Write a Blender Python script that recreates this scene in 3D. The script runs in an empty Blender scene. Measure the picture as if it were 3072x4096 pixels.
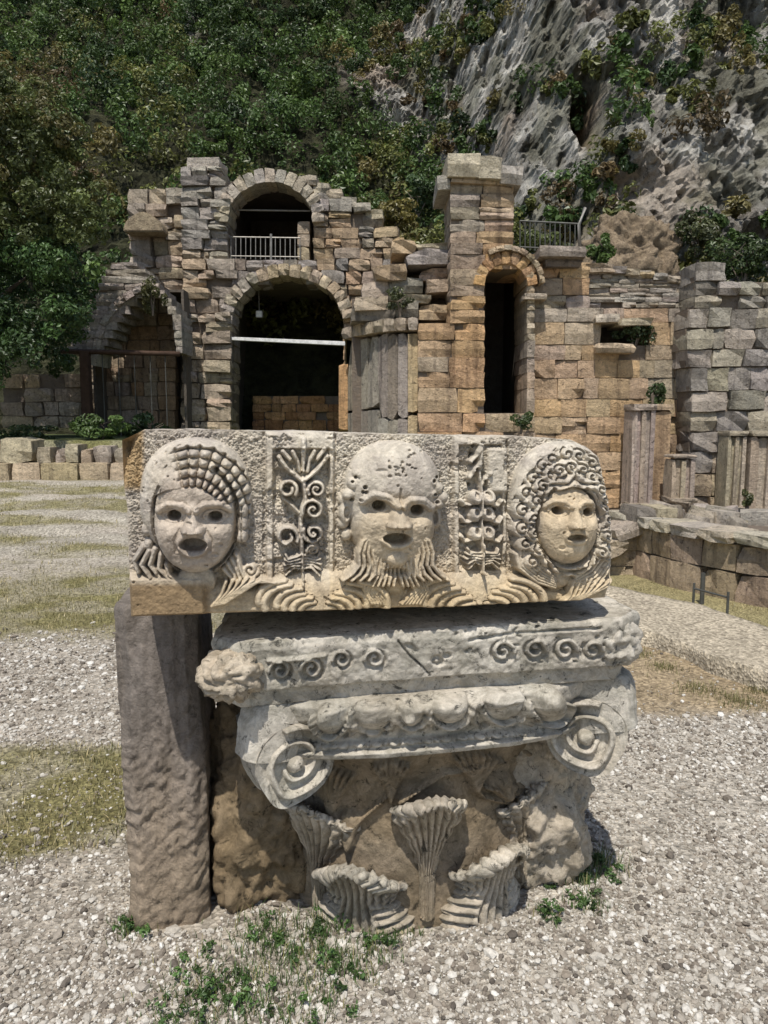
import bpy, bmesh, math, random
import numpy as np
from mathutils import Vector, Matrix, Quaternion

random.seed(7)
RNG = np.random.default_rng(7)
scene = bpy.context.scene
COL = scene.collection

# ------------------------------------------------------------------ camera, sky, sun, exposure
EYE = 1.5                      # eye height in metres
PITCH = math.atan(92 / 770.0)  # looking slightly down
FPX = 770.0                    # focal length in units of a 768 wide frame
CP, SP = math.cos(PITCH), math.sin(PITCH)
cam = bpy.data.cameras.new('camera')
cam.sensor_fit = 'HORIZONTAL'
cam.sensor_width = 36.0
cam.lens = 36.0 * FPX / 768.0
cam.clip_start = 0.05
cam.clip_end = 500.0
cam_o = bpy.data.objects.new('camera', cam)
cam_o.location = (0, 0, EYE)
cam_o.rotation_euler = (math.pi / 2 - PITCH, 0, 0)
COL.objects.link(cam_o)
scene.camera = cam_o

SUN_EL = math.radians(62)
SUN_AZ = math.radians(190)     # clockwise from +Y: behind the camera, a little to the left
world = bpy.data.worlds.new('World')
scene.world = world
world.use_nodes = True
wn = world.node_tree
wn.nodes.clear()
sky = wn.nodes.new('ShaderNodeTexSky')
sky.sky_type = 'NISHITA'
sky.sun_disc = False
sky.sun_elevation = SUN_EL
sky.sun_rotation = SUN_AZ
bg = wn.nodes.new('ShaderNodeBackground')
bg.inputs['Strength'].default_value = 0.118
wo = wn.nodes.new('ShaderNodeOutputWorld')
wn.links.new(sky.outputs[0], bg.inputs[0])
wn.links.new(bg.outputs[0], wo.inputs[0])

sl = bpy.data.lights.new('sun', 'SUN')
sl.energy = 4.0
sl.angle = math.radians(0.5)
sl.color = (1.0, 0.955, 0.88)
so = bpy.data.objects.new('sun', sl)
sv = Vector((math.sin(SUN_AZ) * math.cos(SUN_EL), math.cos(SUN_AZ) * math.cos(SUN_EL), math.sin(SUN_EL)))
so.rotation_euler = (-sv).to_track_quat('-Z', 'Y').to_euler()
so.location = (-10, -15, 30)
COL.objects.link(so)

scene.view_settings.view_transform = 'Standard'
scene.view_settings.look = 'None'
scene.view_settings.exposure = 0.25
scene.view_settings.gamma = 1.0
scene.view_settings.use_curve_mapping = False

# ------------------------------------------------------------------ helpers
def at(u, v, Y):
    """point at distance Y (metres ahead) seen in direction (u, v) of the survey photograph"""
    a = (u - 384) / FPX
    b = (512 - v) / FPX
    t = Y / (CP + b * SP)
    return Vector((a * t, Y, EYE + t * (-SP + b * CP)))

def on_ground(u, v, z=0.0):
    a = (u - 384) / FPX
    b = (512 - v) / FPX
    dz = -SP + b * CP
    t = (z - EYE) / dz
    return Vector((a * t, t * (CP + b * SP), z))

def proj(x, y, z):
    f = y * CP - (z - EYE) * SP
    up = y * SP + (z - EYE) * CP
    return 384 + FPX * x / f, 512 - FPX * up / f

def _hash(ix, iy, iz, seed):
    h = (ix.astype(np.int64) * 374761393 + iy.astype(np.int64) * 668265263
         + iz.astype(np.int64) * 2147483647 + seed * 1274126177) & 0xFFFFFFFF
    h = ((h ^ (h >> 13)) * 1274126177) & 0xFFFFFFFF
    h = ((h ^ (h >> 16)) * 2246822519) & 0xFFFFFFFF
    h = h ^ (h >> 15)
    return (h & 0xFFFFFF) / float(0xFFFFFF)

def vnoise(x, y, z=None, seed=0):
    x = np.asarray(x, float); y = np.asarray(y, float)
    if z is None:
        x0 = np.floor(x); y0 = np.floor(y)
        fx = x - x0; fy = y - y0
        fx = fx * fx * (3 - 2 * fx); fy = fy * fy * (3 - 2 * fy)
        zz = np.zeros_like(x0)
        a = _hash(x0, y0, zz, seed); b = _hash(x0 + 1, y0, zz, seed)
        c = _hash(x0, y0 + 1, zz, seed); d = _hash(x0 + 1, y0 + 1, zz, seed)
        return (a * (1 - fx) + b * fx) * (1 - fy) + (c * (1 - fx) + d * fx) * fy
    z = np.asarray(z, float)
    x0 = np.floor(x); y0 = np.floor(y); z0 = np.floor(z)
    fx = x - x0; fy = y - y0; fz = z - z0
    fx = fx * fx * (3 - 2 * fx); fy = fy * fy * (3 - 2 * fy); fz = fz * fz * (3 - 2 * fz)
    r = 0
    for dz, wz in ((0, 1 - fz), (1, fz)):
        for dy, wy in ((0, 1 - fy), (1, fy)):
            for dx, wx in ((0, 1 - fx), (1, fx)):
                r = r + _hash(x0 + dx, y0 + dy, z0 + dz, seed) * wx * wy * wz
    return r

def fbm(x, y, z=None, seed=0, octv=4, gain=0.5):
    s = 0; a = 1.0; t = 0; f = 1.0
    for o in range(octv):
        s = s + a * vnoise(np.asarray(x) * f, np.asarray(y) * f, None if z is None else np.asarray(z) * f, seed + o * 17)
        t += a; a *= gain; f *= 2.03
    return s / t

def sstep(a, b, x):
    t = np.clip((x - a) / (b - a), 0, 1)
    return t * t * (3 - 2 * t)

def tag(o, label, cat, group=None):
    o['label'] = label; o['category'] = cat
    if group: o['group'] = group
    return o

def empty(name, loc, label=None, cat=None, group=None):
    o = bpy.data.objects.new(name, None)
    o.empty_display_size = 0.2
    o.location = loc
    COL.objects.link(o)
    if label: tag(o, label, cat, group)
    return o

def mesh_np(name, V, F, mat=None, smooth=True, color=None):
    V = np.asarray(V, np.float32); F = np.asarray(F, np.int32)
    me = bpy.data.meshes.new(name)
    n, k = F.shape
    me.vertices.add(len(V)); me.vertices.foreach_set('co', V.ravel())
    me.loops.add(n * k); me.loops.foreach_set('vertex_index', F.ravel())
    me.polygons.add(n); me.polygons.foreach_set('loop_start', np.arange(0, n * k, k, dtype=np.int32))
    me.update(calc_edges=True)
    if color is not None:
        at_ = me.color_attributes.new('tint', 'FLOAT_COLOR', 'POINT')
        c = np.ones((len(V), 4), np.float32); c[:, :3] = color
        at_.data.foreach_set('color', c.ravel())
    me.polygons.foreach_set('use_smooth', np.full(n, smooth))
    if mat: me.materials.append(mat)
    me.validate()
    return me

def put(name, me, parent=None, loc=(0, 0, 0), kind=None):
    """link a mesh whose coordinates are world metres; under a parent it is shifted by the parent's place"""
    o = bpy.data.objects.new(name, me)
    COL.objects.link(o)
    o.location = loc
    if parent is not None:
        o.parent = parent
        p = parent
        off = Vector((0, 0, 0))
        while p is not None:
            off += p.location; p = p.parent
        o.location = Vector(loc) - off
    if kind: o['kind'] = kind
    return o

def grid_faces(nr, nc, wrap=False):
    idx = np.arange(nr * nc).reshape(nr, nc)
    if wrap:
        idx = np.concatenate([idx, idx[:, :1]], 1)
    return np.stack([idx[:-1, :-1], idx[:-1, 1:], idx[1:, 1:], idx[1:, :-1]], -1).reshape(-1, 4)

def box_verts(x0, x1, y0, y1, z0, z1):
    V = [(x0, y0, z0), (x1, y0, z0), (x1, y1, z0), (x0, y1, z0), (x0, y0, z1), (x1, y0, z1), (x1, y1, z1), (x0, y1, z1)]
    F = [(0, 3, 2, 1), (4, 5, 6, 7), (0, 1, 5, 4), (1, 2, 6, 5), (2, 3, 7, 6), (3, 0, 4, 7)]
    return V, F

class MB:
    """collects boxes and tubes into one mesh"""
    def __init__(s): s.V = []; s.F = []
    def add(s, V, F):
        b = len(s.V); s.V += [tuple(v) for v in V]; s.F += [tuple(i + b for i in f) for f in F]
    def box(s, *a): s.add(*box_verts(*a))
    def tube(s, pts, rad, n=8):
        pts = [Vector(p) for p in pts]
        if not hasattr(rad, '__len__'): rad = [rad] * len(pts)
        V = []; F = []
        up = Vector((0, 0, 1))
        for i, p in enumerate(pts):
            d = (pts[min(i + 1, len(pts) - 1)] - pts[max(i - 1, 0)]).normalized()
            a = d.cross(up if abs(d.z) < 0.95 else Vector((0, 1, 0))).normalized(); b = d.cross(a)
            for k in range(n):
                t = 2 * math.pi * k / n
                V.append(p + (a * math.cos(t) + b * math.sin(t)) * rad[i])
        for i in range(len(pts) - 1):
            for k in range(n):
                F.append((i * n + k, i * n + (k + 1) % n, (i + 1) * n + (k + 1) % n, (i + 1) * n + k))
        F.append(tuple(range(n))[::-1]); F.append(tuple(range((len(pts) - 1) * n, len(pts) * n)))
        s.add(V, F)
    def build(s, name, mat, parent=None, smooth=False, bevel=0.0, kind=None):
        me = bpy.data.meshes.new(name); me.from_pydata(s.V, [], s.F); me.update()
        me.materials.append(mat)
        if bevel:
            bm = bmesh.new(); bm.from_mesh(me)
            bmesh.ops.bevel(bm, geom=bm.edges[:], offset=bevel, segments=2, affect='EDGES', clamp_overlap=True)
            bm.to_mesh(me); bm.free()
        bm = bmesh.new(); bm.from_mesh(me); bmesh.ops.recalc_face_normals(bm, faces=bm.faces[:]); bm.to_mesh(me); bm.free()
        if smooth: me.polygons.foreach_set('use_smooth', np.full(len(me.polygons), True))
        return put(name, me, parent, kind=kind)

def in_poly(u, v, poly):
    c = False; n = len(poly); j = n - 1
    for i in range(n):
        xi, yi = poly[i]; xj, yj = poly[j]
        if (yi > v) != (yj > v) and u < (xj - xi) * (v - yi) / (yj - yi) + xi: c = not c
        j = i
    return c

# ------------------------------------------------------------------ materials
def nd(nt, t, **kw):
    n = nt.nodes.new(t)
    for k, v in kw.items(): setattr(n, k, v)
    return n

def new_mat(name, rough=0.9):
    m = bpy.data.materials.new(name); m.use_nodes = True
    nt = m.node_tree; b = nt.nodes['Principled BSDF']
    b.inputs['Roughness'].default_value = rough
    b.inputs['Specular IOR Level'].default_value = 0.2
    return m, nt, b

def noise(nt, vec, scale, detail=6, rough=0.6, dist=0.0):
    n = nd(nt, 'ShaderNodeTexNoise'); n.inputs['Scale'].default_value = scale
    n.inputs['Detail'].default_value = detail; n.inputs['Roughness'].default_value = rough
    n.inputs['Distortion'].default_value = dist
    nt.links.new(vec, n.inputs['Vector']); return n.outputs['Fac']

def ramp(nt, fac, stops):
    r = nd(nt, 'ShaderNodeValToRGB'); e = r.color_ramp.elements
    while len(e) < len(stops): e.new(0.5)
    for el, (p, c) in zip(e, stops):
        el.position = p; el.color = (c[0], c[1], c[2], 1) if hasattr(c, '__len__') else (c, c, c, 1)
    nt.links.new(fac, r.inputs['Fac']); return r.outputs['Color']

def mix(nt, fac, a, b, mode='MIX'):
    m = nd(nt, 'ShaderNodeMix', data_type='RGBA', blend_type=mode)
    if isinstance(fac, (int, float)): m.inputs['Factor'].default_value = fac
    else: nt.links.new(fac, m.inputs['Factor'])
    for s, i in ((a, 6), (b, 7)):
        if hasattr(s, 'is_linked') or hasattr(s, 'links'): nt.links.new(s, m.inputs[i])
        else: m.inputs[i].default_value = (s[0], s[1], s[2], 1)
    return m.outputs[2]

def bump(nt, b, height, strength, dist):
    n = nd(nt, 'ShaderNodeBump'); n.inputs['Strength'].default_value = strength; n.inputs['Distance'].default_value = dist
    nt.links.new(height, n.inputs['Height'])
    prev = b.inputs['Normal'].links
    if prev: nt.links.new(prev[0].from_socket, n.inputs['Normal'])
    nt.links.new(n.outputs[0], b.inputs['Normal'])

def position(nt, scale=(1, 1, 1)):
    g = nd(nt, 'ShaderNodeNewGeometry'); m = nd(nt, 'ShaderNodeMapping')
    m.inputs['Scale'].default_value = scale
    nt.links.new(g.outputs['Position'], m.inputs['Vector']); return m.outputs[0]

def stone_mat(name, lo, hi, spot, s=1.0, bumpd=0.02, source=None, streak=0.0, spot_amt=(0.60, 0.68), fine=90.0, finedist=0.002, streak_col=(0.10, 0.09, 0.085), grime=0.35, grime_col=(0.16, 0.145, 0.125)):
    """weathered limestone; source None, 'object' (object colour) or 'tint' (vertex colour) multiplies the colour"""
    m, nt, b = new_mat(name)
    p = position(nt)
    big = noise(nt, p, 1.6 * s, 8, 0.65, 0.3)
    c = ramp(nt, big, [(0.34, lo), (0.66, hi)])
    fn = noise(nt, p, fine * s * 0.35, 6, 0.7)
    c = mix(nt, ramp(nt, fn, [(0.3, 0.0), (0.75, 1.0)]), mix(nt, 0.4, c, (0.12, 0.11, 0.10)), c)
    md_ = noise(nt, p, 5.0 * s, 9, 0.8, 0.8)
    c = mix(nt, ramp(nt, md_, [(0.42, grime), (0.56, 0.0)]), c, grime_col)
    sp = noise(nt, p, 11 * s, 10, 0.75, 0.6)
    c = mix(nt, ramp(nt, sp, [(spot_amt[0], 0.0), (spot_amt[1], 1.0)]), c, spot)
    if streak:
        sk = noise(nt, position(nt, (5.0, 5.0, 0.35)), 1.0, 7, 0.65, 0.4)
        c = mix(nt, ramp(nt, sk, [(0.52, 0.0), (0.66, streak)]), c, streak_col)
    if source == 'object':
        oi = nd(nt, 'ShaderNodeObjectInfo'); c = mix(nt, 1.0, c, oi.outputs['Color'], 'MULTIPLY')
    elif source == 'tint':
        a = nd(nt, 'ShaderNodeVertexColor', layer_name='tint'); c = mix(nt, 1.0, c, a.outputs['Color'], 'MULTIPLY')
    nt.links.new(c, b.inputs['Base Color'])
    bump(nt, b, noise(nt, p, 14 * s, 10, 0.72), 0.8, bumpd)
    bump(nt, b, noise(nt, p, fine * s, 4, 0.7), 0.6, finedist)
    return m

M_MARBLE = stone_mat('carved_marble', (0.56, 0.51, 0.43), (0.76, 0.71, 0.61), (0.20, 0.18, 0.155), 2.6, 0.007, 'tint', spot_amt=(0.60, 0.70), fine=120, finedist=0.002, grime=0.6, grime_col=(0.27, 0.245, 0.21))
M_CAPITAL = stone_mat('weathered_marble', (0.48, 0.45, 0.40), (0.72, 0.69, 0.62), (0.07, 0.068, 0.06), 2.6, 0.010, 'tint', spot_amt=(0.55, 0.64), fine=110, finedist=0.002, grime=0.60, grime_col=(0.19, 0.18, 0.15))
M_PILLAR = stone_mat('rough_hewn_stone', (0.36, 0.32, 0.28), (0.52, 0.47, 0.41), (0.14, 0.125, 0.11), 2.4, 0.018, 'tint', fine=70, finedist=0.005, spot_amt=(0.54, 0.64), grime=0.6)
M_RUIN = stone_mat('ashlar_limestone', (0.46, 0.42, 0.36), (0.66, 0.61, 0.53), (0.085, 0.08, 0.075), 1.3, 0.10, 'object', 0.6, (0.55, 0.66), 40, 0.03, grime=0.5, grime_col=(0.22, 0.21, 0.195))
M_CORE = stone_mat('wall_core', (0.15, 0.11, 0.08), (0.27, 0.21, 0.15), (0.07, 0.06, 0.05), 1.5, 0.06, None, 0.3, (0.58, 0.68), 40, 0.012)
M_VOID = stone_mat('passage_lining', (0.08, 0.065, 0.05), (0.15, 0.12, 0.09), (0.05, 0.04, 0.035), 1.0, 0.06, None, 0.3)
M_RUST = stone_mat('orange_earth', (0.28, 0.14, 0.06), (0.42, 0.23, 0.11), (0.16, 0.09, 0.05), 1.5, 0.05)
M_BOULDER = stone_mat('field_stone', (0.38, 0.35, 0.30), (0.55, 0.51, 0.44), (0.10, 0.09, 0.08), 1.4, 0.12, 'object', 0.3, (0.54, 0.66), 40, 0.03, grime=0.7)

def plain_mat(name, col, rough=0.6, metal=0.0):
    m, nt, b = new_mat(name, rough)
    p = position(nt)
    c = ramp(nt, noise(nt, p, 9, 6, 0.7), [(0.3, tuple(x * 0.65 for x in col)), (0.7, tuple(min(1, x * 1.2) for x in col))])
    nt.links.new(c, b.inputs['Base Color']); b.inputs['Metallic'].default_value = metal
    bump(nt, b, noise(nt, p, 60, 4, 0.6), 0.3, 0.002)
    return m
M_IRON = plain_mat('painted_iron', (0.10, 0.10, 0.09), 0.5, 0.3)
M_PALEIRON = plain_mat('pale_galvanised_iron', (0.27, 0.255, 0.23), 0.5, 0.4)
M_WOOD = plain_mat('dark_timber', (0.075, 0.045, 0.03), 0.8)
M_WHITE = plain_mat('white_painted_beam', (0.72, 0.71, 0.68), 0.6)
M_BARK = plain_mat('bark', (0.16, 0.13, 0.10), 0.9)

def leaf_mat(name):
    m = bpy.data.materials.new(name); m.use_nodes = True; nt = m.node_tree; nt.nodes.clear()
    a = nd(nt, 'ShaderNodeVertexColor', layer_name='tint')
    d = nd(nt, 'ShaderNodeBsdfDiffuse'); t = nd(nt, 'ShaderNodeBsdfTranslucent'); g = nd(nt, 'ShaderNodeBsdfGlossy')
    g.inputs['Roughness'].default_value = 0.45
    ms = nd(nt, 'ShaderNodeMixShader'); ms.inputs[0].default_value = 0.28
    m2 = nd(nt, 'ShaderNodeMixShader'); m2.inputs[0].default_value = 0.035
    o = nd(nt, 'ShaderNodeOutputMaterial')
    nt.links.new(a.outputs[0], d.inputs[0]); nt.links.new(a.outputs[0], t.inputs[0])
    nt.links.new(d.outputs[0], ms.inputs[1]); nt.links.new(t.outputs[0], ms.inputs[2])
    nt.links.new(ms.outputs[0], m2.inputs[1]); nt.links.new(g.outputs[0], m2.inputs[2])
    nt.links.new(m2.outputs[0], o.inputs[0])
    return m
M_LEAF = leaf_mat('foliage')
# ------------------------------------------------------------------ ground
PATH_FAR = [on_ground(u, v, 0.10) for u, v in ((560, 578), (612, 586), (690, 602), (768, 628), (860, 668))]
PATH_NEAR = [on_ground(u, v, 0.10) for u, v in ((560, 616), (600, 622), (642, 630), (684, 642), (706, 654), (768, 674), (860, 706))]
_px = np.array([p.x for p in PATH_FAR]); _py = np.array([p.y for p in PATH_FAR])

def ground_z(x, y):
    x = np.asarray(x, float); y = np.asarray(y, float)
    sh = sstep(13.0, 14.0, y)
    left = 1 - sstep(0, 1, (x + 2.0 - 2.6 * sh) / (2.8 - 1.4 * sh))
    zl = 0.42 * sstep(6.5, 14, y) + 0.70 * sstep(14.25, 14.5, y)
    ledge = np.floor(fbm(x * 0.5, y * 1.1, seed=31) * 9) / 9 - 0.45
    zl = zl + 0.22 * ledge * sstep(7.2, 9, y) * (1 - sstep(13.2, 14, y))
    ye = np.interp(x, _px, _py, left=7.2)
    zr = -0.8 * sstep(0.02, 0.5, y - ye) * (1 - sstep(15.6, 16.8, y)) + 3.2 * sstep(16.4, 17.6, y)
    z = zl * left + zr * (1 - left)
    d2 = np.hypot(x - 0.0, y - 2.5)
    z = z + 0.03 * (fbm(x * 1.3, y * 1.3, seed=3) - 0.5) + 0.012 * (fbm(x * 7, y * 7, seed=4) - 0.5)
    z = z - 0.0 * d2
    return z

def ground_masks(x, y):
    wob = 0.55 * (fbm(x * 1.1, y * 1.8, seed=11) - 0.5) + 0.25 * (fbm(x * 5, y * 7, seed=12) - 0.5)
    yy = y * (1 + 0.35 * wob) - 0.10 * (x + 1.2)
    lf = 1 - sstep(-0.7, 0.1, x + 0.25 * wob)
    strip = sstep(0.36, 0.54, fbm(x * 0.6, y * 1.9, seed=13))
    g = (sstep(2.42, 2.62, yy) - sstep(3.25, 3.5, yy)) * 1.0 + (sstep(5.0, 5.5, yy) * (1 - sstep(7.0, 8.0, yy)) + sstep(7.0, 8.0, yy) * strip)
    g = g * lf
    soil = (1 - lf) * sstep(3.55, 3.85, yy + 0.05 * x)
    green = sstep(14.2, 14.8, y)
    return np.clip(g, 0, 1), np.clip(soil, 0, 1), green, lf

xs = np.concatenate([np.linspace(-60, -9, 40), np.linspace(-8.7, -3, 70), np.linspace(-2.94, 3.5, 130), np.linspace(3.6, 9, 60), np.linspace(9.5, 60, 40)])
ys = np.concatenate([np.linspace(-8, 0.8, 22), np.linspace(0.9, 7.5, 130), np.linspace(7.56, 15.5, 110), np.linspace(15.8, 30, 30)])
X, Y = np.meshgrid(xs, ys)
Z = ground_z(X, Y)
g, soil, green, lf = ground_masks(X, Y)
n1 = fbm(X * 2.2, Y * 3.0, seed=21)[..., None]; n2 = fbm(X * 9, Y * 12, seed=22)[..., None]
gravel = np.array([0.47, 0.435, 0.375]) * (0.86 + 0.28 * n2)
gr_l = np.array([0.42, 0.38, 0.32]) * (0.85 + 0.3 * n1)
olive = np.array([0.22, 0.20, 0.09]) * (0.7 + 0.6 * n2)
soilc = np.array([0.36, 0.285, 0.185]) * (0.75 + 0.5 * n2)
c = gravel * (1 - lf[..., None]) + gr_l * lf[..., None]
c = c * (1 - soil[..., None]) + soilc * soil[..., None]
gm = np.clip(g[..., None] * (0.55 + 0.6 * sstep(0.36, 0.60, fbm(X * 3.2, Y * 4.5, seed=24)))[..., None], 0, 1)
c = c * (1 - gm) + olive * gm
far = sstep(7.4, 8.6, Y)[..., None] * lf[..., None]
rockc = np.array([0.40, 0.37, 0.31]) * (0.7 + 0.6 * n1)
rm = far * (1 - 0.85 * g[..., None]) * sstep(0.40, 0.52, fbm(X * 0.9, Y * 2.2, seed=23))[..., None]
c = c * (1 - rm) + rockc * rm
low = (sstep(0.1, 0.6, Y - np.interp(X, _px, _py, left=7.2)) * (1 - lf))[..., None]
lowc = np.array([0.30, 0.265, 0.14]) * (0.75 + 0.5 * n2)
c = c * (1 - low) + lowc * low
c = c * (1 - green[..., None]) + np.array([0.10, 0.12, 0.045]) * green[..., None]
m, nt, b = new_mat('gravelly_ground')
M_GROUND = m
p = position(nt)
tv = nd(nt, 'ShaderNodeVertexColor', layer_name='tint')
vo = nd(nt, 'ShaderNodeTexVoronoi'); vo.inputs['Scale'].default_value = 55; nt.links.new(p, vo.inputs['Vector'])
cc = mix(nt, 1.0, tv.outputs[0], ramp(nt, vo.outputs['Color'], [(0.15, (0.55, 0.53, 0.5)), (0.85, (1.25, 1.22, 1.18))]), 'MULTIPLY')
cc = mix(nt, 1.0, cc, ramp(nt, noise(nt, p, 30, 8, 0.7), [(0.3, 0.6), (0.7, 1.25)]), 'MULTIPLY')
nt.links.new(cc, b.inputs['Base Color'])
bump(nt, b, vo.outputs['Distance'], 0.9, 0.012)
bump(nt, b, noise(nt, p, 40, 8, 0.7), 0.9, 0.014)
me = mesh_np('ground', np.stack([X, Y, Z], -1).reshape(-1, 3), grid_faces(len(ys), len(xs)), M_GROUND, True, c.reshape(-1, 3))
ground = put('ground', me, kind='structure')

# raised sandy path on the right
def path_mesh():
    n = 90
    fx = np.linspace(0, 1, n)
    far = np.array([[p.x, p.y] for p in PATH_FAR]); near = np.array([[p.x, p.y] for p in PATH_NEAR])
    def res(P):
        s = np.concatenate([[0], np.cumsum(np.hypot(*np.diff(P, axis=0).T))]); s /= s[-1]
        return np.stack([np.interp(fx, s, P[:, 0]), np.interp(fx, s, P[:, 1])], -1)
    far = res(far); near = res(near)
    near[:, 1] += 0.16 * (fbm(near[:, 0] * 5, near[:, 1] * 5, seed=5) - 0.5)
    rows = []
    rows.append(np.c_[near[:, 0], near[:, 1] - 0.05, np.full(n, -0.05)])
    rows.append(np.c_[near[:, 0], near[:, 1] - 0.01, np.full(n, 0.055)])
    for k in range(16):
        t = k / 15
        P = near * (1 - t) + far * t
        z = 0.085 + 0.03 * fbm(P[:, 0] * 3, P[:, 1] * 3, seed=6)
        rows.append(np.c_[P, z])
    rows.append(np.c_[far[:, 0], far[:, 1] + 0.03, np.full(n, -0.15)])
    V = np.concatenate(rows)
    nn = fbm(V[:, 0] * 4, V[:, 1] * 5, seed=8)[:, None]
    col = np.array([0.49, 0.43, 0.33]) * (0.8 + 0.4 * nn)
    return mesh_np('sandy_path', V, grid_faces(len(rows), n), M_GROUND, True, col)
put('sandy_path', path_mesh(), kind='structure')

# ------------------------------------------------------------------ hillside: wooded slope on the left, rock face on the right
def hill_rock_mask(u, v, x, z):
    """1 on the bare rock, 0 on the wooded slope"""
    edge = np.interp(v, [-200, 0, 60, 100, 150, 200, 260], [470, 425, 352, 356, 430, 462, 480])
    w = 46 * (fbm(x * 0.35, z * 0.35, seed=41) - 0.5)
    m = sstep(-14, 14, u - edge + w)
    for (cu, cv, su, sv_) in ((190, 22, 9, 16), (197, 48, 7, 10), (380, 78, 30, 18)):
        m = np.maximum(m, sstep(0.35, 0.6, np.exp(-((u - cu) / su) ** 2 - ((v - cv) / sv_) ** 2) + 0.5 * (fbm(x * 1.2, z * 1.2, seed=45) - 0.5)))
    return m

nq, nx = 360, 520
hx = np.concatenate([np.linspace(-45, -27, 20), np.linspace(-26, -1, 120), np.linspace(-0.9, 22, 350), np.linspace(22.3, 48, 30)]); hq = np.concatenate([np.linspace(0, 0.56, 335), np.linspace(0.57, 1, 25)])
HX, HQ = np.meshgrid(hx, hq)
r0 = sstep(0.5, 6.5, HX)
y0 = 20.5 - 3.6 * r0; z0 = 0.8 + 1.8 * r0
HY = y0 + HQ * (44 - 14 * r0); HZ = z0 + HQ * (46 + 3 * r0)
uu, vv = proj(HX, HY, HZ)
rk = hill_rock_mask(uu, vv, HX, HZ)
sa = HX * 0.57 - HZ * 0.82; sb = HX * 0.82 + HZ * 0.57
n_big = fbm(HX * 0.16, HY * 0.16, HZ * 0.16, seed=51, octv=3) - 0.5
rid = 1 - np.abs(2 * fbm(HX * 0.85 + 0.12 * HZ, HZ * 0.30, HY * 0.4, seed=52, octv=4) - 1)
rid2 = 1 - np.abs(2 * fbm(HX * 1.9, HZ * 1.1, HY * 1.1, seed=53, octv=5, gain=0.6) - 1)
fine = fbm(HX * 5.5, HZ * 4.5, HY * 4, seed=54, octv=4, gain=0.65) - 0.5
disp = 3.4 * n_big + rk * (2.0 * (rid - 0.75) + 1.15 * (rid2 - 0.75) + 0.34 * fine + 0.10 * (1 - np.abs(2 * vnoise(HX * 7, HZ * 5, HY * 5, seed=59) - 1))) + (1 - rk) * 0.8 * fine
HYd = HY - disp * (0.8 + 0.2 * rk); HZd = HZ + disp * (0.55 - 0.50 * rk)
# a rust coloured hollow in the rock
ru, rv = 588, 112
hol = np.exp(-(np.abs(uu - ru) / 14) ** 3 - (np.abs(vv - rv) / 31) ** 3)
HYd = HYd + 2.2 * hol
rust = sstep(0.55, 0.68, fbm(HX * 0.55, HZ * 0.3, HY * 0.4, seed=55)) * 0.40
rust = np.clip(rust + hol * 1.1, 0, 1)[..., None]
pale = sstep(0.42, 0.62, fbm(HX * 0.9, HZ * 0.7, HY * 0.9, seed=56))[..., None]
rc = np.array([0.40, 0.375, 0.33]) * (1 - pale) + np.array([0.68, 0.65, 0.58]) * pale
rc = rc * (1 - rust) + np.array([0.42, 0.27, 0.155]) * rust
veg = sstep(0.50, 0.60, fbm(HX * 0.6, HZ * 0.6, HY * 0.6, seed=57))[..., None]
rc = rc * (1 - 0.6 * veg) + np.array([0.11, 0.11, 0.05]) * 0.6 * veg
gc = np.array([0.07, 0.07, 0.035]) * (0.6 + 0.8 * fbm(HX, HY, HZ, seed=58))[..., None]
hc = rc * rk[..., None] + gc * (1 - rk[..., None])
m, nt, b = new_mat('hillside_rock')
p = position(nt)
tv = nd(nt, 'ShaderNodeVertexColor', layer_name='tint')
cc = mix(nt, 1.0, tv.outputs[0], ramp(nt, noise(nt, p, 1.7, 10, 0.75, 0.4), [(0.36, 0.36), (0.58, 1.35)]), 'MULTIPLY')
cc = mix(nt, ramp(nt, noise(nt, p, 4, 10, 0.82), [(0.55, 0.0), (0.60, 0.75)]), cc, (0.035, 0.034, 0.025))
nt.links.new(cc, b.inputs['Base Color'])
bump(nt, b, noise(nt, p, 2.6, 12, 0.8, 0.5), 1.0, 0.45)
HILL = np.stack([HX, HYd, HZd], -1)
hill = put('hillside', mesh_np('hillside', HILL.reshape(-1, 3), grid_faces(nq, nx), m, False, hc.reshape(-1, 3)), kind='structure')

# ------------------------------------------------------------------ foliage builders
def leaves(C, N, size, colors, rng, aspect=0.55):
    """leaf shaped quads: centre C, facing N"""
    n = len(C)
    N = N / (np.linalg.norm(N, axis=1, keepdims=True) + 1e-9)
    R = rng.normal(size=(n, 3))
    T = np.cross(N, R); T /= (np.linalg.norm(T, axis=1, keepdims=True) + 1e-9)
    B = np.cross(N, T)
    s = size[:, None] if hasattr(size, '__len__') else size
    fold = N * s * 0.12
    P = np.stack([C - T * s * 0.5, C + B * s * 0.5 * aspect + fold, C + T * s * 0.5, C - B * s * 0.5 * aspect + fold], 1)
    F = np.arange(n * 4).reshape(n, 4)
    return P.reshape(-1, 3), F, np.repeat(colors, 4, 0)

def bush_points(c, rad, n, rng, lumps=10, tight=0.32):
    rad = np.asarray(rad)
    k = rng.normal(size=(lumps, 3)); k /= np.linalg.norm(k, axis=1, keepdims=True)
    k *= (rng.uniform(0.35, 0.95, (lumps, 1)))
    pick = rng.integers(0, lumps, n)
    d = rng.normal(size=(n, 3)); d /= np.linalg.norm(d, axis=1, keepdims=True)
    rr = rng.uniform(0.55, 1.0, (n, 1)) ** 0.6 * tight * rng.uniform(0.7, 1.35, (lumps, 1))[pick]
    loc = k[pick] + d * rr
    P = np.asarray(c) + loc * rad
    N = d + 0.5 * k[pick] + np.array([0, 0, 0.35]) + 0.6 * rng.normal(size=(n, 3))
    return P, N, pick

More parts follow.
